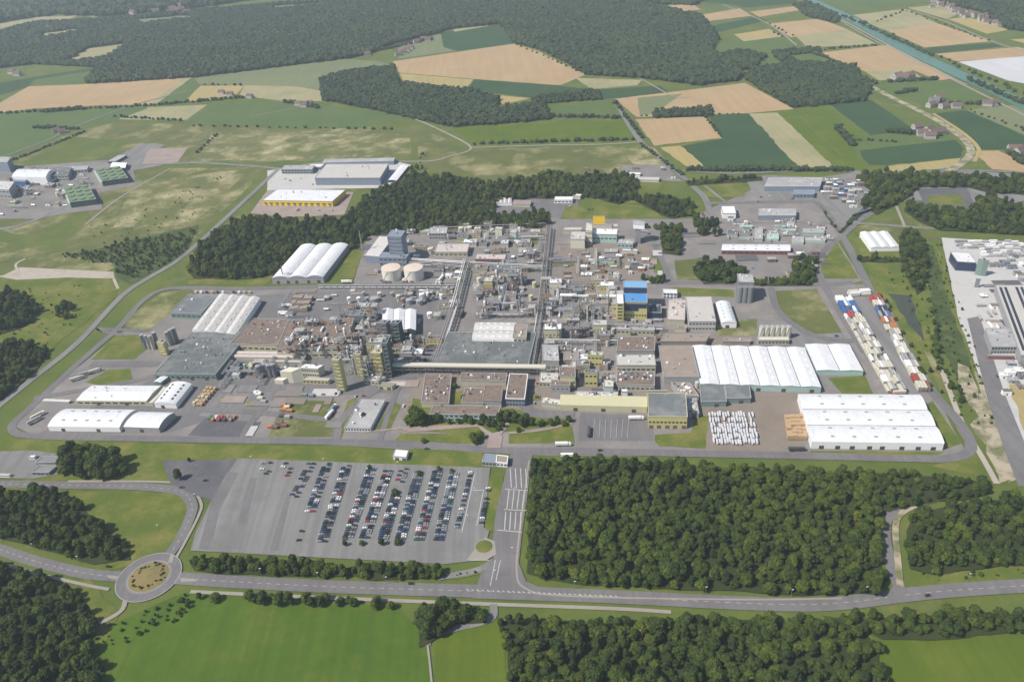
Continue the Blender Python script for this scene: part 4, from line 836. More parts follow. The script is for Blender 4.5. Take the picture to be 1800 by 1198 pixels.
def vessel(x, y, ln, r, mat, z=0, along='u'):
    q = P(x, y, z); th = Th('pressure_vessel', 'horizontal '+COLR[mat]+' vessel on saddles '+where(x, y), 'vessel', q, 'horizontal vessels')
    an = YAW+(0 if along == 'u' else math.pi/2); d = Vector((math.cos(an), math.sin(an), 0)); c_ = Vector((q.x, q.y, z+r+1))
    mb = MB(); mb.tube(c_-d*ln/2, c_+d*ln/2, r, 12); th.part(mb, 'shell', mat, smooth=False)
    for s_ in (-.3, .3): p_ = c_+d*ln*s_; mb = MB(); mb.box((p_.x, p_.y, z), (.6, r*1.6, 1.3), an); th.part(mb, 'saddle', 'grey_wall')
COLR.update(cream_wall='cream', pale_teal='pale green', grey_wall='grey')
def block(x, y, wd, dp, h, wall, rf):
    q = P(x, y); f = object.__new__(Fr); f.o = q; f.u = Vector((math.cos(YAW), math.sin(YAW), 0))*wd; f.v = Vector((-math.sin(YAW), math.cos(YAW), 0))*dp; f.h = h; f.z0 = 0; f.U = wd; f.V = dp
    th = Th('plant_building', 'small '+COLR[wall]+' plant building '+where(x, y), 'building', q, 'small plant buildings'); th.wm = wall
    mb = MB(); r0, r1 = f.ring(0, 1, 0, 1, 0), f.ring(0, 1, 0, 1, h)
    for i in range(4): j = (i+1) % 4; mb.quad([r0[i], r0[j], r1[j], r1[i]])
    th.part(mb, 'wall', wall); roof(th, f, 'flat', 1, 'v', 0, rf)
    for i in range(4): mb = MB(); f.box(mb, .08+i*.23, .2+i*.23, -.08/dp, .02/dp, h*.5, h*.5+1.1, bottom=True); th.part(mb, 'window', 'glass')
    for i in range(R.randint(2, 6)):
        p_ = f.p(R.uniform(.15, .85), R.uniform(.15, .85), h+.25); s_ = R.uniform(.8, 2.2); mb = MB()
        if R.random() < .5: mb.box(p_, (s_*1.5, s_, s_*.9), YAW); th.part(mb, 'roof_unit', R.choice(['pipe_silver', 'white_metal', 'grey_wall']))
        else: mb.cyl(p_, s_*.5, s_*1.6, 10, dome=.3); th.part(mb, 'roof_vent', R.choice(['pipe_silver', 'white_metal', 'rust']))
def mini_rack(x, y, ln, along, h, mat):
    q = P(x, y); an = YAW+(0 if along == 'u' else math.pi/2); dx = Vector((math.cos(an), math.sin(an), 0)); nx = Vector((-dx.y, dx.x, 0))
    th = Th('pipe_rack', 'short '+COLR[mat]+' pipe rack '+where(x, y), 'pipe rack', q, 'short pipe racks'); n = int(ln/8); a = q-dx*ln/2
    for i in range(n+1):
        c_ = a+dx*ln*i/n; mb = MB()
        for s_ in (-1.8, 1.8): p = c_+nx*s_; mb.beam((p.x, p.y, 0), (p.x, p.y, h), .3)
        p0, p1 = c_-nx*1.8, c_+nx*1.8; mb.beam((p0.x, p0.y, h), (p1.x, p1.y, h), .3); th.part(mb, 'trestle', 'grey_steel')
    for k in range(5):
        o_ = nx*(-1.6+.8*k); b_ = a+dx*ln; mb = MB(); zz = h+.3+(k % 2)*.7; mb.tube((a.x+o_.x, a.y+o_.y, zz), (b_.x+o_.x, b_.y+o_.y, zz), .3, 6); th.part(mb, 'pipe', R.choice([mat, 'pipe_silver', 'grey_wall']))
def clutter(poly, n, kinds, z=0, hmax=14, mats=('grey_steel', 'grey_wall', 'pipe_silver', 'white_metal', 'rust', 'cream', 'tan_roof', 'dark_steel', 'beige_roof')):
    w_ = poly; x0, x1 = min(p[0] for p in w_), max(p[0] for p in w_); y0, y1 = min(p[1] for p in w_), max(p[1] for p in w_); k = 0; t = 0; used = []
    while k < n and t < n*40:
        t += 1; x, y = R.uniform(x0, x1), R.uniform(y0, y1)
        if not inside((x, y), w_) or any(abs(x-a) < 7 and abs(y-b) < 5 for a, b in used): continue
        used.append((x, y)); k += 1; kd = R.choice(kinds); mt = R.choice(mats)
        if kd == 'f': frame(x, y, R.uniform(8, 16), R.uniform(6, 11), R.uniform(.5, 1)*hmax, R.choice(['grey_steel', 'dark_steel', 'dark_steel', 'grey_steel', 'rust', 'pale_yellow', 'cream']), z)
        elif kd == 'r': mini_rack(x, y, R.uniform(24, 55), R.choice('uv'), R.uniform(5, 8), R.choice(['cream', 'pipe_silver', 'grey_wall', 'white_metal']))
        elif kd == 'b': q_ = P(x, y, z); wd, dp, hh = R.uniform(10, 22), R.uniform(8, 15), R.uniform(.35, .8)*hmax; wl = R.choice(['grey_wall', 'cream_wall', 'pale_yellow', 'pale_yellow', 'cream', 'beige_roof', 'tan_roof', 'grey_steel', 'yellow_wall', 'yellow_wall']); block(x, y, wd, dp, hh, wl, R.choice(['brown_roof', 'grey_roof', 'grey_roof_light', 'beige_roof', 'tan_roof', 'green_grey_roof', 'white_metal']))
        elif kd == 'c': column(x, y, R.uniform(.8, 1.6), R.uniform(.6, 1.3)*hmax, R.choice(['pipe_silver', 'white_metal', 'grey_wall', 'cream']), z)
        elif kd == 's': shed(x, y, R.uniform(4, 11), R.uniform(4, 8), R.uniform(2.6, 6), mt, R.choice(['grey_roof_light', 'beige_roof', 'brown_roof', 'white_metal', 'grey_roof']), z)
        elif kd == 't': tank(x, y, R.uniform(1.5, 3.2), R.uniform(4, 9), 'small upright '+COLR[mt]+' tank '+where(x, y), mt, mt, 'small process tanks', z, parts=False)
        elif kd == 'v': vessel(x, y, R.uniform(6, 12), R.uniform(1, 1.7), R.choice(['white_metal', 'pipe_silver', 'cream', 'grey_wall']), z, R.choice('uv'))
clutter([(838,495), (945,495), (945,565), (905,560), (838,560)], 44, 'fffbstcvbrr', hmax=18, mats=('tan_roof', 'cream', 'beige_roof', 'grey_wall', 'rust', 'pale_yellow'))
clutter([(955,505), (1078,505), (1078,612), (955,605)], 66, 'ffffbstcvrrb', hmax=20, mats=('grey_wall', 'dark_steel', 'grey_steel', 'white_metal', 'tan_roof', 'beige_roof', 'cream'))
clutter([(700,592), (762,592), (755,650), (700,650)], 26, 'fffbtcvr', hmax=14)
clutter([(612,600), (700,600), (680,670), (612,660)], 32, 'fffctvbr', hmax=26)
clutter([(825,400), (955,400), (950,490), (828,490)], 46, 'fffbstvtbrr', hmax=11)
clutter([(985,440), (1090,445), (1090,500), (985,500)], 30, 'sstvbr', hmax=5, mats=('pale_teal', 'white_metal', 'blue_grey', 'rust', 'grey_wall', 'orange', 'cream'))
clutter([(1100,450), (1150,440), (1150,480), (1100,485)], 9, 'ssv', hmax=4, mats=('rust', 'grey_wall', 'white_metal', 'orange'))
clutter([(730,400), (835,395), (835,445), (730,445)], 24, 'fbstsv', hmax=9)
clutter([(960,610), (1030,612), (1030,650), (985,690), (960,690)], 24, 'fbsstc', hmax=12, mats=('tan_roof', 'rust', 'grey_wall', 'white_metal', 'brick_red'))
clutter([(1055,640), (1082,640), (1082,700), (1055,700)], 16, 'bfsstv', hmax=9)
clutter([(512,570), (600,565), (612,620), (500,622)], 34, 'ffstvc', z=14, hmax=9, mats=('tan_roof', 'rust', 'grey_steel', 'grey_wall', 'brick_red'))
clutter([(600,540), (660,545), (655,600), (610,600)], 20, 'fbstv', hmax=10, mats=('rust', 'tan_roof', 'brick_red', 'grey_wall'))
clutter([(400,640), (530,644), (530,664), (400,664)], 26, 'fbststr', hmax=9, mats=('pale_teal', 'cream', 'grey_wall', 'pale_yellow', 'tan_roof'))
clutter([(600,560), (665,560), (662,640), (600,640)], 22, 'ffbcr', hmax=24, mats=('tan_roof', 'cream', 'grey_steel'))
clutter([(760,470), (825,470), (822,500), (765,500)], 7, 'bsv', hmax=7)
clutter([(905,405), (955,405), (950,480), (915,480)], 12, 'frbs', hmax=9)
clutter([(485,520), (600,512), (600,555), (500,560)], 10, 'svr', hmax=5)
clutter([(745,500), (820,505), (800,560), (760,560)], 10, 'bsvf', hmax=7)
clutter([(700,510), (790,510), (780,540), (700,545)], 8, 'ftv', hmax=7)
clutter([(640,410), (660,400), (760,405), (760,450), (720,455)], 8, 'bsf', hmax=9)
clutter([(1085,560), (1160,560), (1165,600), (1085,600)], 8, 'sfv', hmax=7)
clutter([(1205,690), (1225,680), (1225,740), (1205,740)], 5, 'svt', hmax=5)
clutter([(1400,450), (1440,440), (1430,500), (1330,455), (1345,455)], 8, 's', hmax=4, mats=('rust', 'white_metal', 'brick_red', 'cream'))
clutter([(1160,528), (1205,530), (1200,560), (1160,560)], 6, 'svt', hmax=5)
clutter([(640,470), (760,495), (780,500), (640,500)], 6, 'sv', hmax=4)
clutter([(745,455), (815,455), (800,500), (750,500)], 8, 'ssv', hmax=4)
clutter([(1265,385), (1440,388), (1450,428), (1262,425)], 24, 'ssbv', hmax=4, mats=('grey_wall', 'cream', 'white_metal'))
clutter([(20,300), (175,296), (120,362), (0,380)], 44, 'fbstvsr', hmax=12, mats=('grey_wall', 'white_metal', 'blue_grey', 'cream'))
clutter([(1000,300), (1180,290), (1190,320), (1100,325)], 6, 's', mats=('white_metal', 'cream', 'tan_roof'))
clutter([(1448,312), (1520,320), (1500,368), (1445,345)], 30, 's', mats=('grey_wall', 'rust', 'white_metal', 'blue'))
clutter([(1735,440), (1800,440), (1800,500), (1740,500)], 12, 's', hmax=4, mats=('grey_wall', 'white_metal', 'blue_grey'))
clutter([(1720,520), (1745,520), (1760,580), (1720,570)], 8, 'sv', hmax=4, mats=('grey_wall', 'white_metal'))
clutter([(1745,640), (1800,640), (1800,690), (1760,700)], 9, 's', mats=('grey_wall', 'white_metal', 'blue_grey'))
def rack(pts, wd, h, label, pipes=6, cover=None):
    line = smooth_line([P(*p) for p in pts], 1); a0 = line[0]; th = Th('pipe_rack', label, 'pipe rack', (a0.x, a0.y, 0), 'pipe racks of the works')
    L = sum((b-a).length for a, b in zip(line, line[1:])); step = max(9, L/40)
    for a, b in zip(line, line[1:]):
        d = (b-a); n = max(1, int(d.length/step)); nr = Vector((-d.y, d.x)).normalized()
        for i in range(n+1):
            c_ = a+d*i/n; mb = MB(); l_, r_ = c_+nr*wd/2, c_-nr*wd/2
            mb.beam((*l_, 0), (*l_, h), .35); mb.beam((*r_, 0), (*r_, h), .35); mb.beam((*l_, h), (*r_, h), .35); mb.beam((*l_, h*.6), (*r_, h*.6), .3); th.part(mb, 'trestle', 'grey_steel')
        for k in range(pipes):
            o_ = nr*(-wd/2+wd*(k+.5)/pipes); zz = h+.4 if k % 3 else h*.6+.4; mb = MB(); mb.tube((*(a+o_), zz), (*(b+o_), zz), wd/pipes*.32, 6); th.part(mb, 'pipe', R.choice(['pipe_silver', 'white_metal', 'grey_wall', 'pale_teal' if k % 2 else 'rust']))
    if cover: mb = strip_mb(line, wd*1.05, h+1.2, 0, None, 1.8); th.part(mb, 'cover', cover)
rack([(766,655), (800,550), (822,465)], 11, 9, 'long grey-green pipe rack running up the left of the grey roof', 8)
rack([(822,470), (700,462), (640,458)], 7, 8, 'pipe rack running left from the top of the long one', 5)
rack([(935,655), (950,560), (966,405)], 8, 9, 'dark pipe rack right of the large grey-green roof', 6)
rack([(822,470), (960,478)], 6, 8, 'pipe rack crossing the upper centre of the works', 5)
rack([(645,655), (710,656), (960,660)], 6, 10, 'long cream covered pipe bridge behind the main offices', 4, 'cream')
rack([(800,508), (640,508), (560,508)], 5, 6, 'low pipe rack along the cross road by the tank farm', 4)
rack([(960,606), (1085,608)], 5, 8, 'pipe rack left of the blue-roofed building', 4)
rack([(985,530), (1090,533)], 4, 8, 'white pipe rack behind the central plant frames', 4, 'white_metal')
rack([(720,470), (760,470), (830,475)], 6, 8, 'pipe rack right of the big round tanks', 5)
rack([(1080,582), (1165,584)], 5, 9, 'pipe rack in front of the blue-roofed building', 4)
rack([(750,408), (960,400)], 4, 7, 'thin pale pipe rack along the top edge of the works', 3)
rack([(700,648), (760,650)], 5, 9, 'short pipe rack right of the yellow towers', 4)
# ---------------------------------------------------------------- vehicles
def car_mesh(paint):
    mb = MB()
    def ring(pr, y0, y1, mi):  # side profile in x,z extruded over y with taper
        n = len(pr); k = len(mb.v)
        mb.v += [(x, y0, z) for x, z in pr]+[(x, y1, z) for x, z in pr]
        for i in range(n): j = (i+1) % n; mb.f.append((k+i, k+j, k+n+j, k+n+i)); mb.m.append(mi)
        mb.f.append(tuple(range(k, k+n))[::-1]); mb.m.append(mi); mb.f.append(tuple(range(k+n, k+2*n))); mb.m.append(mi)
    ring([(-2.2, .3), (-2.25, .75), (-2.0, .95), (.95, .95), (2.0, .82), (2.25, .6), (2.2, .3)], -.9, .9, 0)
    b = [(-1.75, -.82, .95), (1.0, -.82, .95), (1.0, .82, .95), (-1.75, .82, .95)]; t = [(-1.35, -.66, 1.42), (.3, -.66, 1.42), (.3, .66, 1.42), (-1.35, .66, 1.42)]
    mb.hexa(b, t, 1); mb.quad([(x*1.0, y, 1.43) for x, y, z in t], 0)
    for x in (-1.4, 1.4):
        for y in (-.92, .92): mb.tube((x, y-.1, .33), (x, y+.1, .33), .33, 10, 2)
    for y in (-.65, .65): mb.box((2.2, y, .6), (.1, .3, .15), 0, 3)
    return mb.mesh('car_'+paint, [paint, 'glass', 'rubber', 'white_metal'])
CARP = ['car_black', 'car_blue', 'car_silver', 'car_grey', 'car_white', 'car_red', 'car_green']; CM = {p: car_mesh(p) for p in CARP}
CN = {'car_black': 'black', 'car_blue': 'dark blue', 'car_silver': 'silver', 'car_grey': 'grey', 'car_white': 'white', 'car_red': 'red', 'car_green': 'dark green'}
def ordw(n):
    if n <= 0: return 'nearest'
    w_ = ['', 'first', 'second', 'third', 'fourth', 'fifth', 'sixth', 'seventh', 'eighth', 'ninth', 'tenth', 'eleventh', 'twelfth']
    if n < 13: return w_[n]
    return str(n)+('th' if 10 <= n % 100 <= 20 else {1: 'st', 2: 'nd', 3: 'rd'}.get(n % 10, 'th'))
cars = []
CROWS = [ # top, bottom, occupancy, columns, row label
 ((548,815), (516,876), .55, 2, 0, 1), ((576,815), (545,902), .72, 2, 0, 1), ((610,819), (566,955), .75, 2, 0, 1), ((654,823), (610,951), .93, 2, 1, 1), ((683,828), (640,948), .93, 2, 1, 1),
 ((697,868), (673,950), .95, 2, 1, 1), ((737,830), (703,951), .93, 2, 1, 1), ((770,826), (736,952), .97, 2, 1, 1), ((799,832), (771,952), .96, 2, 1, 1), ((828,830), (803,930), .8, 1, 0, 1), ((859,858), (846,922), .9, 1, 0, 1), ((711,824), (702,850), .5, 2, 0, 1)]
for ri_, (a, b, occ, ncol, _, _) in enumerate(CROWS):
    A_, B_ = P(*a), P(*b); d = B_-A_; L = d.length; n = int(L/2.7); dn = d.normalized(); nr = Vector((-dn.y, dn.x, 0))
    for c_ in range(ncol):
        for i in range(n):
            if R.random() > occ*(1 if ncol == 2 else .85): continue
            off = (c_*2-1)*2.55 if ncol == 2 else 0
            q = A_+d*((i+.5)/n)+nr*off+nr*R.uniform(-.25, .25)
            wts = [6, 5, 6, 6, 3.5, 1.2, .9] if ri_ != 8 else [2, 4, 11, 3, 3, .4, 1.5]
            cars.append((q, math.atan2(nr.y, nr.x)+(math.pi if (c_ == 0) else 0)+R.uniform(-.03, .03), R.choices(CARP, wts)[0], ri_, c_, i))
for x, y, p in ((476,815,'car_black'), (463,816,'car_silver'), (468,834,'car_black'), (473,830,'car_green'), (503,816,'car_black'), (511,825,'car_grey'), (509,832,'car_black'), (498,822,'car_white'), (531,935,'car_black'), (526,951,'car_black'), (461,826,'car_white'), (505,837,'car_red')):
    cars.append((P(x, y), R.uniform(-.3, .1), p, -1, 0, 0))
cars.sort(key=lambda c_: -c_[0].y, reverse=True); cars.sort(key=lambda c_: c_[0].y)
ind, rest = cars[:290], cars[290:]
RN = ['first', 'second', 'third', 'fourth', 'fifth', 'sixth', 'seventh', 'eighth', 'ninth', 'tenth', 'last', 'short']
cnt = {}
for q, rz, p, rr, cc_, ii in ind:
    o = bpy.data.objects.new('parked_car', CM[p]); COL.objects.link(o); o.location = (q.x, q.y, PZ); o.rotation_euler = (0, 0, rz)
    if rr < 0: lab = CN[p]+' car parked alone on the empty left of the car park'
    elif rr >= 9: lab = CN[p]+' car in the '+('single row' if rr != 11 else 'short upper row')+(' beside the grass strip' if rr == 10 else ' on the right' if rr == 9 else '')+' of the car park'
    else: lab = CN[p]+' car, '+('left' if cc_ == 1 else 'right')+' side of the '+RN[rr]+' double row from the left'
    tag(o, lab, 'car', 'cars in the car park')
mb = MB()
o = None
def join_meshes(name, items, mats):
    vs, fs, ms = [], [], []
    for me, q, rz, z in items:
        k = len(vs); ca, sa = math.cos(rz), math.sin(rz)
        mi = [mats.index(m_.name) for m_ in me.materials]
        vs += [(q.x+v.co.x*ca-v.co.y*sa, q.y+v.co.x*sa+v.co.y*ca, z+v.co.z) for v in me.vertices]
        for f in me.polygons: fs.append([k+i for i in f.vertices]); ms.append(mi[f.material_index])
    me = bpy.data.meshes.new(name); me.from_pydata(vs, [], fs)
    for m_ in mats: me.materials.append(MATS[m_])
    me.polygons.foreach_set('material_index', ms); o = bpy.data.objects.new(name, me); COL.objects.link(o); return o
if rest: tag(join_meshes('parked_cars', [(CM[p], q, rz, PZ) for q, rz, p, *_ in rest], CARP+['glass', 'rubber', 'white_metal']), 'remaining cars at the far ends of the car park rows', 'cars', 'cars in the car park', 'stuff')
for x, y, p, a, lab in ((191,997,'car_black',-.15,'black car driving towards the roundabout from the left'), (723,1027,'car_black',-.1,'black car driving on the main road left of the junction'), (1630,1048,'car_black',.1,'dark car at the side of the junction on the right'), (750,790,'car_grey',0,'grey car on the works road near the kiosk'), (1055,793,'car_black',0,'dark car on the works road above the wood'), (320,858,'car_grey',.1,'grey car parked on the corner by the dark car park'), (362,846,'car_black',0,'dark car at the exit of the dark asphalt area'), (1470,592,'car_blue',-.1,'blue car on the pale yard road near the containers')):
    q = P(x, y); o = bpy.data.objects.new('car', CM[p]); COL.objects.link(o); o.location = (q.x, q.y, PZ); o.rotation_euler = (0, 0, a); tag(o, lab, 'car')
wz = [(1190,600,1240,640), (560,690,640,700), (700,690,735,740), (930,660,950,720), (1225,372,1262,395), (1290,470,1345,490), (1450,315,1525,345), (1320,345,1400,360), (500,312,552,328), (1745,655,1800,668), (120,318,170,345), (985,362,1050,372), (1060,560,1080,600), (462,368,590,374), (630,490,760,496)]
for i in range(64):
    z_ = wz[i % len(wz)]; x, y = R.uniform(z_[0], z_[2]), R.uniform(z_[1], z_[3]); p = R.choice(CARP); q = P(x, y)
    o = bpy.data.objects.new('parked_car', CM[p]); COL.objects.link(o); o.location = (q.x, q.y, PZ); o.rotation_euler = (0, 0, YAW+R.choice([0, math.pi/2])+R.uniform(-.1, .1)); tag(o, CN[p]+' car parked in a yard '+where(x, y), 'car', 'cars in the works yards')
def truck(x, y, rz, cab, box, label, name='lorry'):
    q = P(x, y); th = Th(name, label, 'lorry', (q.x, q.y, PZ), 'lorries and trailers'); ca, sa = math.cos(rz), math.sin(rz)
    T = lambda a, b, c: (q.x+a*ca-b*sa, q.y+a*sa+b*ca, PZ+c)
    mb = MB(); mb.box(T(-1.5, 0, 1.2), (12.5, 2.5, 2.7), rz); th.part(mb, 'trailer_box', box)
    mb = MB(); mb.box(T(6.6, 0, .6), (2.3, 2.45, 2.5), rz); mb.box(T(6.2, 0, 3.1), (1.4, 2.3, .6), rz); o = th.part(mb, 'cab', cab)
    mb = MB(); mb.box(T(7.77, 0, 1.8), (.06, 2.2, 1), rz); th.part(mb, 'windscreen', 'glass', parent=o)
    for a in (-6, -4.7, -3.4, 3.6, 6.6):
        for b in (-1.1, 1.1): mb = MB(); p0, p1 = T(a, b-.15, .5), T(a, b+.15, .5); mb.tube(p0, p1, .5, 10); th.part(mb, 'wheel', 'rubber')
for x, y, rz, c_, b_ in ((68,733,.9,'white_metal','cream'), (62,742,.9,'grey_wall','grey_wall'), (150,660,.5,'orange','grey_wall'), (137,668,.5,'cream','cream'), (168,655,.5,'grey_wall','cream'), (580,732,1.2,'white_metal','white_metal'), (585,722,1.2,'white_metal','blue_grey'), (990,784,-.1,'white_metal','white_metal'), (1035,762,1.4,'dark_steel','dark_steel'), (610,498,-.1,'white_metal','white_metal'), (776,492,1.2,'white_metal','white_metal'), (812,555,1.3,'dark_steel','dark_steel'), (505,540,-.1,'white_metal','white_metal'), (500,553,-.1,'blue_grey','white_metal'), (1118,738,-.1,'white_metal','white_metal'), (1400,793,-.1,'dark_steel','dark_steel'), (1000,804,-.1,'white_metal','white_metal')):
    truck(x, y, rz, c_, b_, 'lorry with '+COLR[b_]+' box '+(where(x, y) if y < 800 and x > 300 else 'near the bottom left warehouses' if x < 300 else 'on the works road'))
# ---------------------------------------------------------------- containers
def cont_mesh(mat, L=6.1):
    mb = MB(); mb.box((0, 0, 0), (L, 2.44, 2.55))
    n = 12
    for i in range(n):
        x = -L/2+L*(i+.5)/n
        mb.box((x, -1.24, .15), (L/n*.5, .06, 2.25)); mb.box((x, 1.24, .15), (L/n*.5, .06, 2.25))
    for x in (-L/2, L/2):
        for y in (-1.2, 1.2): mb.box((x, y, 0), (.2, .2, 2.62))
    mb.box((L/2+.03, 0, .2), (.05, 2.1, 2.2), 0, 1); return mb.mesh('container_'+mat, [mat, 'grey_steel'])
CT = {m_: cont_mesh(m_, 12.2) for m_ in ('cream', 'white_metal', 'red', 'blue', 'orange', 'navy', 'blue_light', 'green_box', 'brick_red', 'grey_wall')}; COLR['navy'] = 'navy'
ncon = 0
def stacks(a, b, colf, lanes, side, lab, rzoff=0):
    global ncon
    A_, B_ = P(*a), P(*b); d = B_-A_; L = d.length; dn = d.normalized(); nr = Vector((-dn.y, dn.x, 0)); n = int(L/13)
    for i in range(n):
        y = a[1]+(b[1]-a[1])*(i+.5)/n
        for l_ in range(lanes):
            if R.random() < .08: continue
            hgt = R.choice([1, 2, 2, 2])
            for k in range(hgt):
                if ncon > 297: return
                c_ = colf(y); q = A_+d*((i+.5)/n)+nr*(l_-(lanes-1)/2)*3.2
                o = bpy.data.objects.new('shipping_container', CT[c_]); COL.objects.link(o); o.location = (q.x, q.y, LZ[0]+2.62*k); o.rotation_euler = (0, 0, math.atan2(dn.y, dn.x)+R.uniform(-.02, .02))
                tag(o, COLR[c_]+' container, '+['bottom', 'second', 'third'][k]+' in its stack, in '+lab, 'container', 'stacked containers in the container yard'); ncon += 1
def cl(y): return R.choice(['white_metal', 'cream']) if y < 538 else R.choice(['blue', 'blue', 'blue_light', 'white_metal']) if y < 562 else R.choice(['orange', 'cream', 'red', 'white_metal', 'cream', 'white_metal']) if y < 574 else R.choice(['cream', 'cream', 'cream', 'white_metal', 'grey_wall'])
def cr(y): return R.choice(['white_metal', 'red', 'red', 'brick_red']) if y < 538 else R.choice(['white_metal', 'cream', 'navy', 'blue', 'grey_wall']) if y < 568 else R.choice(['cream', 'orange', 'brick_red', 'white_metal']) if y < 592 else R.choice(['cream', 'white_metal', 'cream', 'grey_wall']) if y < 668 else R.choice(['red', 'brick_red', 'cream'])
stacks((1480,526), (1576,692), cl, 6, 0, 'the left container row'); stacks((1536,525), (1624,690), cr, 4, 0, 'the right container row')
stacks((1490,520), (1530,517), lambda y: R.choice(['white_metal', 'cream']), 3, 0, 'the short row at the top'); stacks((1565,694), (1592,693), lambda y: R.choice(['red', 'cream', 'red']), 2, 0, 'the short row at the bottom')
# stacks of timber, wrapped bundles, bins
def stack_thing(x, y, wd, dp, h, mat, label, name='timber_stack', cat='stack', rz=YAW, group=None):
    q = P(x, y); mb = MB(); nz = max(1, int(h/1.1))
    for k in range(nz):
        mb.box((q.x+R.uniform(-.1, .1), q.y+R.uniform(-.1, .1), LZ[0]+k*h/nz), (wd*R.uniform(.95, 1), dp*R.uniform(.96, 1), h/nz*.86), rz); 
    o = mb.build(name, mat, loc=(q.x, q.y, LZ[0])); tag(o, label, cat, group)
for i in range(4):
    for j in range(6): stack_thing(1383+i*8.6+j*.9, 737+j*6.8, 5.0, 5.0, R.uniform(3, 5), 'timber', 'stack of orange-brown pallets beside the biggest white warehouse', 'pallet_stack', 'pallets', group='orange pallet stacks')
for i in range(17):
    for j in range(6):
        if R.random() < .86: stack_thing(1247+i*4.7+j*1.6+R.uniform(-.8, .8), 731+j*9.4+R.uniform(-2, 2), 1.7, R.uniform(5.5, 8.5), R.uniform(1.5, 2.6), 'tarp', 'white wrapped bundle in the yard below the teal sheds', 'wrapped_bundle', 'bundle', YAW+R.uniform(-.06, .06), 'white wrapped bundles')
for i in range(3):
    for j in range(6): stack_thing(343+i*6+j*4.6, 713-j*5.4, 3.4, 4, R.uniform(2.5, 4.5), 'timber' if R.random() < .6 else 'pale_yellow', 'stack of yellow-brown crates right of the end-on vaulted hall', 'crate_stack', 'crates', group='yellow-brown crate stacks')
for i in range(4):
    for j in range(3): stack_thing(516+i*8+j*4-2, 546-j*9, 7, 8, R.uniform(4, 6), 'timber' if 0 else 'tan_roof', 'tan block stack in the yard right of the four-ridged hall', 'material_stack', 'stack', group='tan material stacks')
for i, m_ in enumerate(['green_box', 'orange', 'cream', 'brick_red', 'red', 'dark_steel', 'orange', 'blue_grey', 'orange']):
    stack_thing(370+i*5.2, 736+(i % 2)*3, 3.4, 6, 2.4, m_, COLR[m_]+' skip in the row on the yard left of the grass plot', 'skip', 'skip', group='row of coloured skips')
for x, y, m_ in ((500,714,'orange'), (508,714,'rust'), (500,722,'orange'), (510,724,'orange'), (505,718,'cream'), (497,733,'dark_steel'), (506,735,'grey_wall'), (492,746,'rust'), (500,750,'brick_red'), (476,752,'orange'), (484,753,'rust'), (455,694,'white_metal'), (452,692,'white_metal'), (464,708,'grey_wall'), (458,702,'cream'), (548,697,'blue_grey'), (536,696,'teal_wall')):
    stack_thing(x, y, 6.5, 4, 2.6, m_, COLR[m_]+' storage box '+('on the grass plot' if x > 470 and y > 700 else 'in the yard')+' by the front works road', 'storage_box', 'box', group='storage boxes by the front road')
for j in range(8):
    for i in range(13):
        x, y = 1684+i*12+j*1.5+R.uniform(-3, 3), 426+j*3.6
        if 1665 < x < 1716 and y > 440: continue
        if x < 1800 and R.random() < .8: stack_thing(x, y, R.uniform(6, 11), 2.4, R.uniform(1.5, 3.2), R.choice(['concrete', 'white_metal', 'beige_roof', 'grey_wall']), 'pale precast block stack at the top of the concrete yard', 'precast_stack', 'stack', group='precast stacks in the concrete yard')
for i in range(12): 
    if R.random() < .8: stack_thing(345+i*9.5, 516, 3.2, 2.6, 3, R.choice(['cream', 'white_metal', 'yellow_wall', 'dark_steel']), 'dock box behind the four-ridged white hall', 'dock_unit', 'box', group='dock boxes')
q = P(258, 700)
# lamps and gas tank pipes, masts
def lamp(x, y, h=9, label='slim grey street lamp'):
    q = P(x, y); th = Th('street_lamp', label, 'street lamp', q, 'street lamps'); mb = MB(); mb.cyl(q, .14, h, 6); th.part(mb, 'post', 'pipe_silver'); mb = MB(); mb.box((q.x+.5, q.y, h), (1.6, .4, .2)); th.part(mb, 'lamp_head', 'white_metal')
for x, y in ((443,814), (570,818), (700,824), (834,870), (822,918), (280,935), (345,880), (460,1012), (560,1019), (680,1027), (900,975), (905,870), (1010,1035), (1240,1045), (1390,1050), (1520,1045), (1700,1022), (60,968), (140,990), (870,1015)): lamp(x, y, 9, 'slim grey street lamp '+('in the car park' if 430 < x < 840 and y < 930 else 'on the approach road' if 850 < x < 940 and y < 1020 else 'beside the front road'))
for x, y, h in ((500,495,26), (932,410,25), (1107,518,20), (1070,560,34), (980,600,24), (1350,500,14), (640,455,45), (600,560,24), (650,625,52)):
    q = P(x, y); th = Th('chimney', 'thin steel chimney '+where(x, y), 'chimney', q, 'thin chimneys'); mb = MB(); mb.cyl(q, .8, h, 10, r2=.6); th.part(mb, 'stack', R.choice(['pipe_silver', 'grey_wall', 'rust'])); mb = MB(); mb.cyl((q.x, q.y, h*.8), 1.7, .2, 10); th.part(mb, 'platform', 'grey_steel')
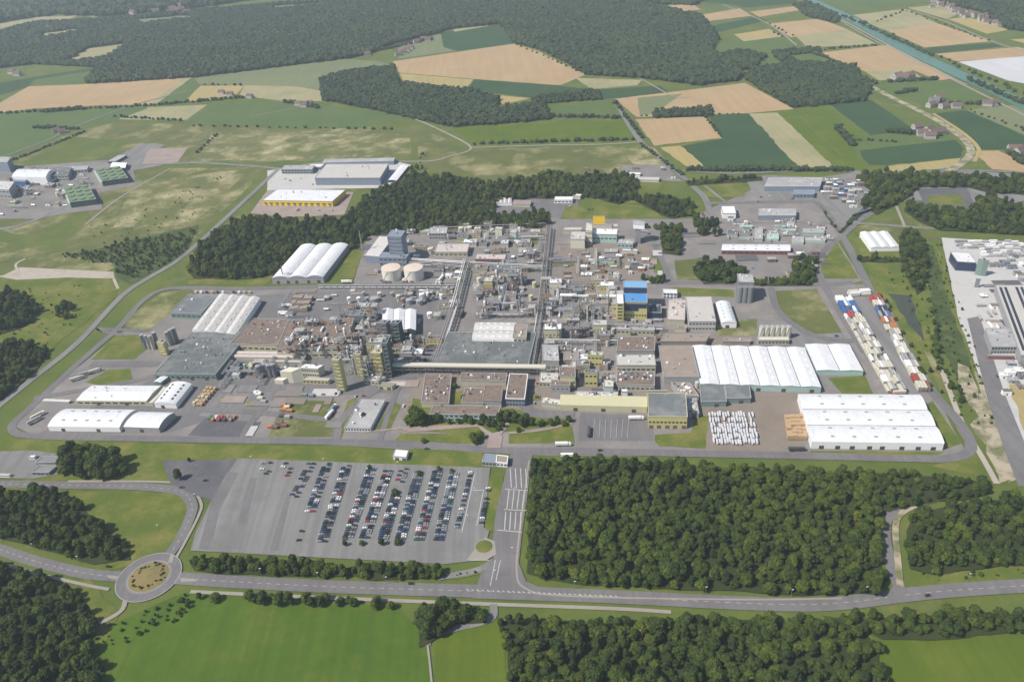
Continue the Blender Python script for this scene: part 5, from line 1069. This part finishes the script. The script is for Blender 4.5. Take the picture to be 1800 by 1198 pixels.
# ---------------------------------------------------------------- trees
def ico(sub):
    import bmesh
    bm = bmesh.new(); bmesh.ops.create_icosphere(bm, subdivisions=sub, radius=1); v = [x.co.copy() for x in bm.verts]; f = [tuple(y.index for y in x.verts) for x in bm.faces]; bm.free(); return v, f
ICO1, ICO2, ICO3 = ico(1), ico(2), ico(3)
def crown_mesh(seed, mat, W_=5.2, H_=7.5, base=3.0, lumps=22, cards=1100, far=False):
    r = random.Random(seed); mb = MB()
    def lump(c_, rad, ic, amp):
        k = len(mb.v); o_ = Vector((r.uniform(0, 90), 0, 0))
        for p in ic[0]:
            d = 1+amp*mnoise.noise(p*2.2+o_)+amp*.6*mnoise.noise(p*5+o_)
            mb.v.append((c_[0]+p.x*rad*d, c_[1]+p.y*rad*d, c_[2]+p.z*rad*.86*d))
        for f in ic[1]: mb.f.append(tuple(k+i for i in f)); mb.m.append(0)
    if far:
        lump((0, 0, base+H_*.45), W_*.95, ICO2, .8)
        for i in range(2): a = r.uniform(0, 6.3); lump((math.cos(a)*W_*.5, math.sin(a)*W_*.5, base+H_*r.uniform(.3, .7)), W_*.6, ICO1, .7)
        return mb.mesh('crown', mat)
    cs = []
    for i in range(lumps):
        a = r.uniform(0, 6.283); t = r.random(); e = math.sqrt(max(0, 1-(t*1.6-.6)**2)) if t > .2 else .8
        rr = W_*.62*e*r.uniform(.55, 1); rad = W_*r.uniform(.22, .40)
        c_ = (math.cos(a)*rr, math.sin(a)*rr, base+H_*(.12+t*.72)); cs.append((c_, rad)); lump(c_, rad, ICO2, .75)
    for i in range(cards):
        c_, rad = r.choice(cs); d = Vector((r.gauss(0, 1), r.gauss(0, 1), r.gauss(.25, 1))).normalized(); p = Vector(c_)+d*rad*r.uniform(.92, 1.3)
        n_ = (d+Vector((r.uniform(-1, 1), r.uniform(-1, 1), r.uniform(-1, 1)))*.8).normalized(); x = n_.orthogonal().normalized(); y = n_.cross(x); s_ = r.uniform(.22, .6)
        mb.quad([p-x*s_-y*s_*.7, p+x*s_-y*s_*.5, p+x*s_*.7+y*s_, p-x*s_*.5+y*s_*.8])
    return mb.mesh('crown', mat)
def trunk_mesh(seed, base=3.0, H_=7.5):
    r = random.Random(seed); mb = MB(); mb.cyl((0, 0, 0), .38, base+2, 8, r2=.24, cap=False)
    for i in range(5): a = r.uniform(0, 6.28); z = base*.7+i*.5; l_ = r.uniform(1.6, 3); mb.tube((0, 0, z), (math.cos(a)*l_, math.sin(a)*l_, z+2.6), .12, 5)
    return mb.mesh('trunk', 'bark')
protos = []
for i in range(7):
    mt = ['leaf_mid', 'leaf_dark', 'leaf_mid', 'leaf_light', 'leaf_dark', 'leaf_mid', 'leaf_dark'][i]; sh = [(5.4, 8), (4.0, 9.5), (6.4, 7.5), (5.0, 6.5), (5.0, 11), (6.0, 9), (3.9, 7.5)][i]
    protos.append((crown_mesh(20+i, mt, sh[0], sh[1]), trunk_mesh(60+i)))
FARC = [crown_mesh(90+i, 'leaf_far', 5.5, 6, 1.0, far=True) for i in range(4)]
shrubc = crown_mesh(77, 'leaf_light', 2.0, 2.2, .2, lumps=7, cards=160)
def tree(q, s_, k, label, group, name='deciduous_tree'):
    e = bpy.data.objects.new(name, None); COL.objects.link(e); e.location = (q[0], q[1], 0); e.rotation_euler = (0, 0, R.uniform(0, 6.28)); e.scale = (s_*R.uniform(.9, 1.1), s_*R.uniform(.9, 1.1), s_*R.uniform(.85, 1.15))
    for me, n_ in ((protos[k][1], 'trunk'), (protos[k][0], 'crown')):
        o = bpy.data.objects.new(n_, me); COL.objects.link(o); o.parent = e
    tag(e, label, 'tree', group); return e
NT = 0
def single(x, y, s_, label, k=None, group=None):
    global NT; NT += 1
    return tree(P(x, y), s_, R.randrange(7) if k is None else k, label, group)
# single trees and clumps one can point at (ground pixel of the trunk)
for x, y, s_ in ((116,832,1.5), (130,834,1.8), (142,826,2.0), (152,836,1.8), (172,836,1.8), (184,834,2.1), (199,832,1.7), (212,826,1.5), (166,822,1.7), (122,815,1.7), (136,808,1.8), (150,812,1.7), (190,815,1.8), (206,812,1.6), (176,805,1.6), (160,803,1.6), (218,832,1.2), (112,822,1.3), (200,838,1.3), (146,842,1.3), (180,842,1.2)): single(x, y, s_, 'tall dark green tree in the clump above the left road bend', group='clump above the left road bend')
for x, y, s_ in ((722,748,1.3), (737,745,1.9), (750,744,1.2), (772,742,.9), (764,744,.8)): single(x, y, s_, 'big round green tree at the left end of the glass-fronted office', group='trees at the office front')
for x, y, s_ in ((892,742,1.2), (906,744,1.3), (918,750,1.0), (968,748,.8), (980,745,.7), (992,748,.6), (955,746,.6), (828,745,.7), (870,752,.8), (842,748,.6), (858,750,.7), (884,752,.6), (936,748,.9), (925,742,1.0), (850,742,.9), (864,740,.9), (878,744,1.0), (820,742,.8), (806,745,.7), (790,746,.6), (900,735,1.2), (948,750,.7), (1000,742,.7), (832,774,.9), (844,772,.8), (912,760,.5), (876,757,.6)): single(x, y, s_, 'green ornamental tree on the lawn before the main offices', group='ornamental trees before the offices')
for x, y, s_, l_ in ((745,778,.65,'small dark round bush tree on the front lawn left of the entrance path'), (836,780,1.0,'round green tree just left of the pink entrance path'), (316,843,.95,'lone round green tree beside the dark asphalt car park'), (334,812,.5,'small dark bush at the top of the dark asphalt area'), (815,703,.6,'dark conifer tree in the office courtyard'), (800,682,.6,'small green tree in the upper office courtyard'), (640,735,.6,'small dark tree in the slot of the grey office')): single(x, y, s_, l_)
for x, y, s_ in ((1175,440,1.3), (1190,442,1.4), (1180,425,1.1), (1168,430,1.0), (1242,412,1.2), (1255,416,1.2), (1232,414,1.1), (1265,414,1.2), (1235,486,1.2), (1247,488,1.3), (1262,492,1.4), (1275,490,1.4), (1290,492,1.3), (1240,470,1.5), (1285,478,1.5), (1300,484,1.2), (1155,498,1.0), (1165,496,1.1), (1145,498,1.0), (1130,494,.8)): single(x, y, s_, 'dark green tree in the clumps right of the upper works yards', group='clumps in the upper works yards')
for x, y, s_ in ((650,825,.5), (737,834,.5), (771,826,.45), (794,830,.45), (695,868,.6), (607,960,.55), (637,958,.6), (672,958,.8), (700,957,.6)): single(x, y, s_, 'small round tree at the end of a car park row', group='trees at the ends of parking rows')
for x, y, s_ in ((1410,455,1.0), (1400,470,.9), (1425,480,1.1), (1415,492,.9), (1395,498,.8), (1350,498,.8), (1330,500,.8), (1370,500,.8), (1390,490,.8), (1375,502,.7)): single(x, y, s_, 'small green tree along the yard below the brick red hall', group='trees below the brick red hall')
# far trees standing alone or in rows along field edges
for x, y, s_ in ((380,1056,.8), (352,1052,.6), (447,1060,.9), (462,1062,.8), (490,1063,.9), (510,1062,.9), (548,1066,.9), (565,1066,.7), (748,1085,1.3), (745,1100,1.4), (752,1118,1.3), (760,1090,1.0), (800,1080,1.4), (815,1084,1.2), (790,1092,1.1), (838,1082,.8)): single(x, y, s_, 'bushy green tree in the loose row south of the main road', group='loose trees south of the main road')
c0 = P(262, 1014)
far = []
def rowt(a, b, n, s_=1, jit=2): far.extend([((a[0]+(b[0]-a[0])*(i+R.uniform(.1, .9))/n, a[1]+(b[1]-a[1])*(i+.5)/n+R.uniform(-jit, jit)*.4), s_*R.uniform(.7, 1.2)) for i in range(n)])
rowt((0,200), (260,186), 30, .8); rowt((255,187), (430,172), 26, .9); rowt((200,205), (320,213), 16, .7); rowt((500,180), (560,190), 14); rowt((330,222), (700,228), 22, .6); rowt((25,282), (150,232), 26, .6); rowt((345,270), (385,235), 9, .6)
rowt((830,254), (1115,246), 34, .8); rowt((1080,180), (1130,245), 14, .9); rowt((1205,300), (1500,300), 50, 1); rowt((1125,252), (1200,310), 16, .7); rowt((1480,28), (1640,100), 30, .9); rowt((1510,40), (1830,180), 26, .9); rowt((1440,88), (1540,80), 16, .6); rowt((1700,140), (1800,185), 16, 1.1)
rowt((1470,225), (1500,258), 14, 1.2); rowt((1560,232), (1650,240), 22, 1); rowt((1560,145), (1650,140), 14, 1); rowt((1575,165), (1610,160), 8, 1); rowt((1130,400), (1170,405), 5, .8); rowt((1440,95), (1540,150), 18, .8); rowt((1640,180), (1760,186), 10, .9); rowt((1500,246), (1580,250), 8, .5); rowt((1770,268), (1800,290), 8, 1.3)
rowt((690,128), (700,150), 8, .8); rowt((1240,205), (1268,243), 8, .6); rowt((1540,40), (1600,15), 8, .7); rowt((1590,18), (1740,74), 16, .5); rowt((1120,205), (1310,200), 14, .4); rowt((905,77), (1025,130), 14, .6); rowt((1430,95), (1445,100), 4, 1); rowt((1350,42), (1395,64), 6, .6); rowt((1700,192), (1830,240), 12, .5); rowt((350,150), (430,150), 6, .7); rowt((60,225), (140,228), 14, 1); rowt((75,198), (145,192), 14, 1.1); rowt((640,95), (760,70), 22, .9); rowt((960,205), (1090,208), 22, .9); rowt((1360,58), (1380,66), 3, .7)
for i in range(26):
    an = i*.2417*math.pi; q = (c0.x+math.cos(an)*R.uniform(9, 15), c0.y+math.sin(an)*R.uniform(9, 15)); o = bpy.data.objects.new('shrub', shrubc); COL.objects.link(o); o.location = (*q, .8); o.scale = (R.uniform(.4, .8),)*3; o.rotation_euler = (0, 0, i); tag(o, 'low yellow-green shrub planted round the roundabout island', 'shrub', 'shrubs on the roundabout')
# ---------------------------------------------------------------- woods
FW = [  # label, polygon (ground pixels), spacing m, scale, holes
 ('dense dark green wood in the bottom left corner', [(-60,985), (0,1003), (60,1016), (150,1056), (172,1100), (150,1130), (185,1180), (160,1260), (-60,1260)], 7.4, 1.06),
 ('green wood between the left road bend and the roundabout', [(-60,880), (0,868), (60,862), (110,866), (150,905), (225,960), (230,985), (165,990), (80,968), (0,948), (-60,935)], 7.6, 1.0),
 ('broadleaf wood filling the bottom right foreground', [(872,1092), (1000,1096), (1100,1100), (1180,1102), (1260,1090), (1400,1096), (1505,1100), (1545,1140), (1560,1260), (905,1260), (893,1150)], 7.4, 1.06),
 ('hedge-like belt of trees along the lower right road', [(1440,1086), (1560,1085), (1700,1080), (1860,1072), (1860,1105), (1700,1122), (1550,1126), (1520,1110)], 7, .95),
 ('big square broadleaf wood right of the entrance road', [(938,820), (1000,812), (1250,823), (1500,838), (1545,850), (1560,890), (1548,930), (1548,990), (1562,1025), (1540,1046), (1400,1046), (1240,1038), (1100,1034), (960,1020), (928,1005), (928,935)], 7.0, 1.0),
 ('narrow belt of trees running right from the square wood', [(1500,832), (1640,838), (1730,850), (1735,872), (1650,882), (1560,900), (1530,870)], 7.2, .9),
 ('wood at the right edge behind the road junction', [(1600,905), (1690,885), (1860,872), (1860,990), (1740,1000), (1640,1010), (1596,1000), (1588,950)], 7.6, 1.0),
 ('belt of bushy trees between the car park and the main road', [(335,984), (420,985), (600,999), (770,1000), (785,1012), (760,1020), (560,1014), (400,1008), (340,1004)], 5.4, .82),
 ('clump of trees beside the farm lane at the bottom', [(735,1080), (760,1075), (800,1080), (850,1080), (855,1095), (800,1100), (762,1128), (742,1135)], 6.5, 1.15),
 ('broken hedge along the south side of the main road', [(430,1046), (560,1052), (690,1062), (690,1072), (560,1064), (430,1056)], 5.5, .7),
 ('scrubby bushes along the edge of the left meadow', [(325,1045), (345,1050), (320,1090), (260,1110), (240,1120), (255,1100), (310,1080)], 5, .4)]
BW = [
 ('long dark wood behind the yellow warehouse, across the top of works', [(330,475), (355,435), (415,390), (470,385), (560,395), (612,385), (640,350), (690,330), (720,312), (780,315), (870,325), (960,310), (1005,312), (1010,350), (960,350), (935,350), (870,360), (872,385), (960,395), (950,402), (760,402), (750,410), (650,415), (620,438), (545,440), (520,440), (480,485), (420,492), (340,490)], 8.2, 1.05),
 ('leafy park wood above the upper works road', [(1010,318), (1060,305), (1120,320), (1120,350), (1085,360), (1050,350), (1015,345)], 8.5, 1.0),
 ('trees around the car yard left of the upper main road', [(1110,350), (1170,345), (1215,355), (1225,380), (1180,385), (1160,378)], 8, .8),
 ('upper right wood beside the railway bend', [(1520,305), (1700,312), (1830,312), (1830,345), (1740,340), (1700,330), (1620,330), (1590,352), (1540,378), (1510,360), (1535,340), (1505,320)], 8.6, 1.0),
 ('right wood below the fenced paddock', [(1600,350), (1620,370), (1700,372), (1740,345), (1760,350), (1830,385), (1830,415), (1760,412), (1650,405), (1615,390), (1590,372)], 8.2, 1.0),
 ('row of trees between the white warehouse and the concrete yard', [(1585,410), (1610,412), (1632,450), (1628,500), (1610,520), (1590,480), (1580,440)], 7.5, .9),
 ('low scrub belt along the embankment on the right', [(1540,515), (1556,520), (1600,600), (1660,690), (1650,700), (1600,640)], 9, .4),
 ('bushes round the pond by the container yard', [(1618,520), (1640,530), (1660,640), (1700,700), (1690,720), (1640,640)], 8, .55),
 ('hedge in front of the white ridged warehouse', [(1505,452), (1600,455), (1598,462), (1510,462)], 6.5, .6),
 ('dark wood at the left edge, upper part', [(-40,520), (20,512), (50,525), (75,548), (60,566), (0,590), (-40,600)], 8, .95),
 ('dark wood at the left edge, lower part', [(-40,618), (0,606), (60,606), (88,620), (60,655), (30,680), (0,705), (-40,720)], 8, 1.0),
 ('thicket on the rough ground left of the outer road', [(95,448), (160,445), (220,425), (330,410), (350,402), (330,440), (300,462), (240,490), (205,480), (200,465), (150,462)], 7.5, .42),
 ('small thicket in the left rough grass', [(95,545), (120,535), (138,545), (130,562), (105,565)], 7, .6),
 ('loose bushes behind the large grey warehouse', [(712,298), (738,268), (752,272), (745,300), (725,315)], 17, .5),
 ('hedge of trees along the top edge of the works', [(880,378), (965,375), (968,392), (885,396)], 7, .75),
 ('hedge along the upper cross road', [(1205,318), (1340,312), (1340,318), (1210,328)], 8, .6),
 ('roadside trees by the upper right junction', [(1440,360), (1475,410), (1500,378), (1530,362), (1525,372), (1490,398), (1480,410), (1460,395)], 9, .5),
 ('belt of trees along the inner ring road, right of the brick red hall', [(1396,455), (1440,450), (1434,492), (1425,503), (1310,503), (1305,494), (1390,490)], 8, .75),
 ('leafy clump between the upper works yards and the beige block', [(1215,470), (1270,462), (1310,478), (1308,498), (1235,500)], 8, .95),
 ('scattered garden trees around the upper left cross lanes', [(1160,395), (1200,405), (1195,450), (1165,445)], 8, .85),
 ('small wood beside the pale green sheds', [(1216,385), (1262,388), (1266,402), (1220,400)], 8, .9)]
FARW = [
 ('vast dark forest across the top left of the view', [(-60,128), (-60,64), (0,58), (60,42), (180,36), (350,20), (520,6), (700,-2), (1085,-6), (1120,4), (1168,16), (1230,30), (1262,66), (1250,92), (1305,128), (1300,142), (1230,150), (1130,138), (1030,132), (1010,118), (945,86), (905,76), (880,42), (790,52), (700,82), (620,102), (345,136), (152,148), (172,119), (60,113)], 11, 1.3, [[(112,112), (156,84), (228,76), (204,97), (172,106)], [(640,100), (690,78), (765,60), (775,84), (700,104), (650,108)], [(225,36), (330,28), (345,34), (250,44)], [(300,30), (312,26), (340,30), (335,38)], [(60,62), (130,52), (150,56), (80,68)], [(470,12), (560,6), (575,10), (490,18)], [(1140,30), (1170,26), (1175,33), (1150,36)]]),
 ('dark wood in the middle distance shaped like a tongue', [(565,176), (565,140), (600,130), (690,118), (702,148), (830,160), (880,176), (870,190), (955,185), (970,210), (800,224), (722,208), (640,190)], 9.5, 1.15, []),
 ('dark wood on the right in the middle distance', [(1305,135), (1330,122), (1400,112), (1500,118), (1530,160), (1520,178), (1395,190), (1340,160)], 9.5, 1.15, []),
 ('copse above the canal fields', [(1262,98), (1300,90), (1345,100), (1325,122), (1290,125)], 10, 1.1, []),
 ('hedged belt of trees across the right fields', [(1358,92), (1440,84), (1445,92), (1385,98), (1410,118), (1395,120), (1360,102)], 9, .9, []),
 ('block of trees between two wheat fields', [(1150,196), (1248,190), (1252,204), (1150,208)], 8, 1.0, []),
 ('wooded belt along the green fields', [(935,172), (1050,158), (1058,175), (940,184)], 9, .9, []),
 ('far woods along the top edge, right of the forest', [(1100,-10), (1260,-12), (1220,10), (1150,8)], 12, 1.2, []),
 ('wooded village edge at the top right', [(1640,-8), (1830,-12), (1830,60), (1770,52), (1720,20), (1650,6)], 13, 1.0, []),
 ('far woods at the top left edge', [(-60,40), (-60,6), (40,0), (200,-8), (520,-10), (350,14), (180,30), (100,26), (0,40)], 30, 1.1, []),
 ('wood by the canal bridge', [(1395,10), (1420,5), (1475,30), (1470,42), (1420,30)], 10, 1.1, [])]
for w_ in FW+BW+FARW:
    if 'thicket' in w_[0] or 'scrub' in w_[0] or 'bushes' in w_[0] or 'far woods' in w_[0] or 'broken' in w_[0]: continue
    LZ[0] += .004; sheet('woodland_floor', w_[1], 'woodfloor')
F('pale_green', 225,36, 330,28, 345,34, 250,44); F('straw', 60,62, 130,52, 150,56, 80,68); F('pale_green', 470,12, 560,6, 575,10, 490,18)
F('straw', 118,106, 158,86, 222,78, 200,95, 170,104, 138,111)
cand = []; stuff = {}
for wi, (lab, poly, sp, s_) in enumerate(FW):
    cand += [(q[1], q, s_*(.95+.3*mnoise.noise(Vector((q[0]*.03, q[1]*.03, 0))))*R.uniform(.66, 1.2), wi) for q in fill(poly, sp, jit=.6) if R.random() > .05]
cand.sort()
nind = 298-NT
for y_, q, s_, wi in cand[:nind]:
    tree(q, s_, R.randrange(7), 'leafy green tree in the '+FW[wi][0].split(' ', 1)[1] if 0 else 'one leafy tree of the '+FW[wi][0], 'trees of the '+FW[wi][0])
for y_, q, s_, wi in cand[nind:]: stuff.setdefault(wi, []).append((q, s_))
# sources of the woods' crowns: crowns of trees standing in the scene
src = []
for k in range(7):
    for o in bpy.data.objects:
        if o.name.startswith('crown') and o.data == protos[k][0]: src.append(o); break
def gn_scatter(name, items, sources, label, cat='wood', zb=0):
    me = bpy.data.meshes.new(name); me.from_pydata([(q[0], q[1], zb) for q, s_ in items], [], [])
    at = me.attributes.new('s', 'FLOAT', 'POINT'); at.data.foreach_set('value', [s_ for q, s_ in items])
    ak = me.attributes.new('k', 'INT', 'POINT'); ak.data.foreach_set('value', [R.randrange(len(sources)) for _ in items])
    ar = me.attributes.new('r', 'FLOAT', 'POINT'); ar.data.foreach_set('value', [R.uniform(0, 6.28) for _ in items])
    o = bpy.data.objects.new(name, me); COL.objects.link(o)
    ng = bpy.data.node_groups.new(name, 'GeometryNodeTree'); ng.interface.new_socket('Geometry', in_out='INPUT', socket_type='NodeSocketGeometry'); ng.interface.new_socket('Geometry', in_out='OUTPUT', socket_type='NodeSocketGeometry')
    N = ng.nodes; gi, go = N.new('NodeGroupInput'), N.new('NodeGroupOutput'); jn = N.new('GeometryNodeJoinGeometry')
    def attr(n_, t): a = N.new('GeometryNodeInputNamedAttribute'); a.data_type = t; a.inputs[0].default_value = n_; return a.outputs[0]
    S, K, RR = attr('s', 'FLOAT'), attr('k', 'INT'), attr('r', 'FLOAT'); cx = N.new('ShaderNodeCombineXYZ'); ng.links.new(RR, cx.inputs[2])
    for i, sobj in enumerate(sources):
        oi = N.new('GeometryNodeObjectInfo'); oi.transform_space = 'ORIGINAL'; oi.inputs[0].default_value = sobj; oi.inputs['As Instance'].default_value = True
        cmp_ = N.new('FunctionNodeCompare'); cmp_.data_type = 'INT'; cmp_.operation = 'EQUAL'; ng.links.new(K, cmp_.inputs[2]); cmp_.inputs[3].default_value = i
        ip = N.new('GeometryNodeInstanceOnPoints'); ng.links.new(gi.outputs[0], ip.inputs['Points']); ng.links.new(cmp_.outputs[0], ip.inputs['Selection']); ng.links.new(oi.outputs['Geometry'], ip.inputs['Instance'])
        ng.links.new(cx.outputs[0], ip.inputs['Rotation']); ng.links.new(S, ip.inputs['Scale']); ng.links.new(ip.outputs[0], jn.inputs[0])
    ng.links.new(jn.outputs[0], go.inputs[0]); md = o.modifiers.new('scatter', 'NODES'); md.node_group = ng
    tag(o, label, cat, None, 'stuff'); return o
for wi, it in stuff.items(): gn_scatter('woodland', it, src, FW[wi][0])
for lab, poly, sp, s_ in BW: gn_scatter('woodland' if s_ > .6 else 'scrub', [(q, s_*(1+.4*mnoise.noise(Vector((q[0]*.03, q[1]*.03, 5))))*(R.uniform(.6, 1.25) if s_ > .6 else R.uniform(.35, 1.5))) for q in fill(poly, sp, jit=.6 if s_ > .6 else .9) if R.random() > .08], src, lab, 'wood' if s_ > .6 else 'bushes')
# far crowns: light meshes, the first of each is a real tree standing in its wood
fsrc = []
for k in range(4):
    q = fill(FARW[0][1], 60)[k*9]; e = bpy.data.objects.new('forest_tree', None); COL.objects.link(e); e.location = (q[0], q[1], 0)
    o = bpy.data.objects.new('crown', FARC[k]); COL.objects.link(o); o.parent = e; t = bpy.data.objects.new('trunk', protos[0][1]); COL.objects.link(t); t.parent = e
    tag(e, 'dark tree within the vast far forest across the top left', 'tree', 'trees of the far forest'); fsrc.append(o)
tot = 0
for lab, poly, sp, s_, holes in FARW:
    it = [(q, s_*R.uniform(.65, 1.25)*sp/9.5) for q in fill(poly, sp, holes)]; tot += len(it); gn_scatter('forest', it, fsrc, lab, 'forest', .3)
gn_scatter('roadside_trees', [(tuple(P(*q))[:2], s_) for q, s_ in far], fsrc, 'rows of far trees along field edges and lanes', 'trees')
# sparse scrub and tufts on rough ground
tf = []
for poly, sp in (([(1560,480), (1650,420), (1700,560), (1750,760), (1690,740), (1600,560)], 13), ([(0,500), (190,500), (110,600), (0,620)], 22), ([(150,400), (330,330), (400,300), (330,410), (180,440)], 24), ([(1596,1002), (1640,1013), (1800,998), (1800,1010), (1640,1022)], 7), ([(130,1120), (330,1050), (320,1075), (200,1150)], 7), ([(830,1000), (870,1015), (780,1020)], 9)):
    tf += [((q[0], q[1]), R.uniform(.12, .34)) for q in fill(poly, sp, jit=.8)]
gn_scatter('scrub', tf, src, 'scattered low bushes on the rough verges and waste ground', 'bushes')
print('trees', NT, len(cand), 'far', tot, 'cars', len(cars), 'cont', ncon)
# ---------------------------------------------------------------- air
hz = MB(); hz.box((0, 2500, -1.0), (17000, 9000, 506)); mv = bpy.data.materials.new('haze'); mv.use_nodes = True; n_ = mv.node_tree; n_.nodes.clear()
ov = n_.nodes.new('ShaderNodeOutputMaterial'); pv = n_.nodes.new('ShaderNodeVolumePrincipled'); pv.inputs['Density'].default_value = HAZE; pv.inputs['Color'].default_value = (.76, .86, 1, 1); pv.inputs['Anisotropy'].default_value = .0
n_.links.new(pv.outputs[0], ov.inputs['Volume']); MATS['haze'] = mv
ho = hz.build('haze', 'haze', loc=(0, 2500, 0)); tag(ho, 'thin bluish summer haze over the whole plain', 'haze', None, 'stuff'); SC.cycles.volume_bounces = 1
# ---------------------------------------------------------------- labels that single out
def proj(o):
    w_ = o.matrix_world.translation if o.parent else o.location; d = Vector(w_)-Vector((0, 0, CH)); k = d.dot(fw); return 900+FPX*d.dot(ri)/k, 599-FPX*d.dot(up)/k
grp = {}
for o, sh in REG:
    if o.get('kind') or sh: continue
    grp.setdefault(o['label'], []).append(o)
for lab, os_ in grp.items():
    if len(os_) < 2 or (' of the ' in lab and lab.startswith('one leafy')) or 'far forest' in lab or 'village' in lab: 
        if len(os_) > 1:
            for o in os_: o['group'] = o.get('group') or lab
        continue
    pr = {o.name: proj(o) for o in os_}; xs = [v[0] for v in pr.values()]; ys = [v[1] for v in pr.values()]
    if max(xs)-min(xs) >= max(ys)-min(ys): os_.sort(key=lambda o: pr[o.name]); suf = 'from the left'
    else: os_.sort(key=lambda o: -pr[o.name][1]); suf = 'from the front'
    for i, o in enumerate(os_):
        nw = len(lab.split()); sf = suf if nw <= 12 else suf.replace('from the', 'from')
        o['label'] = (lab+', '+ordw(i+1)+' '+suf) if nw <= 12 else (' '.join(lab.split()[:12])+', '+ordw(i+1)+' '+suf)
        if not o.get('group'): o['group'] = lab
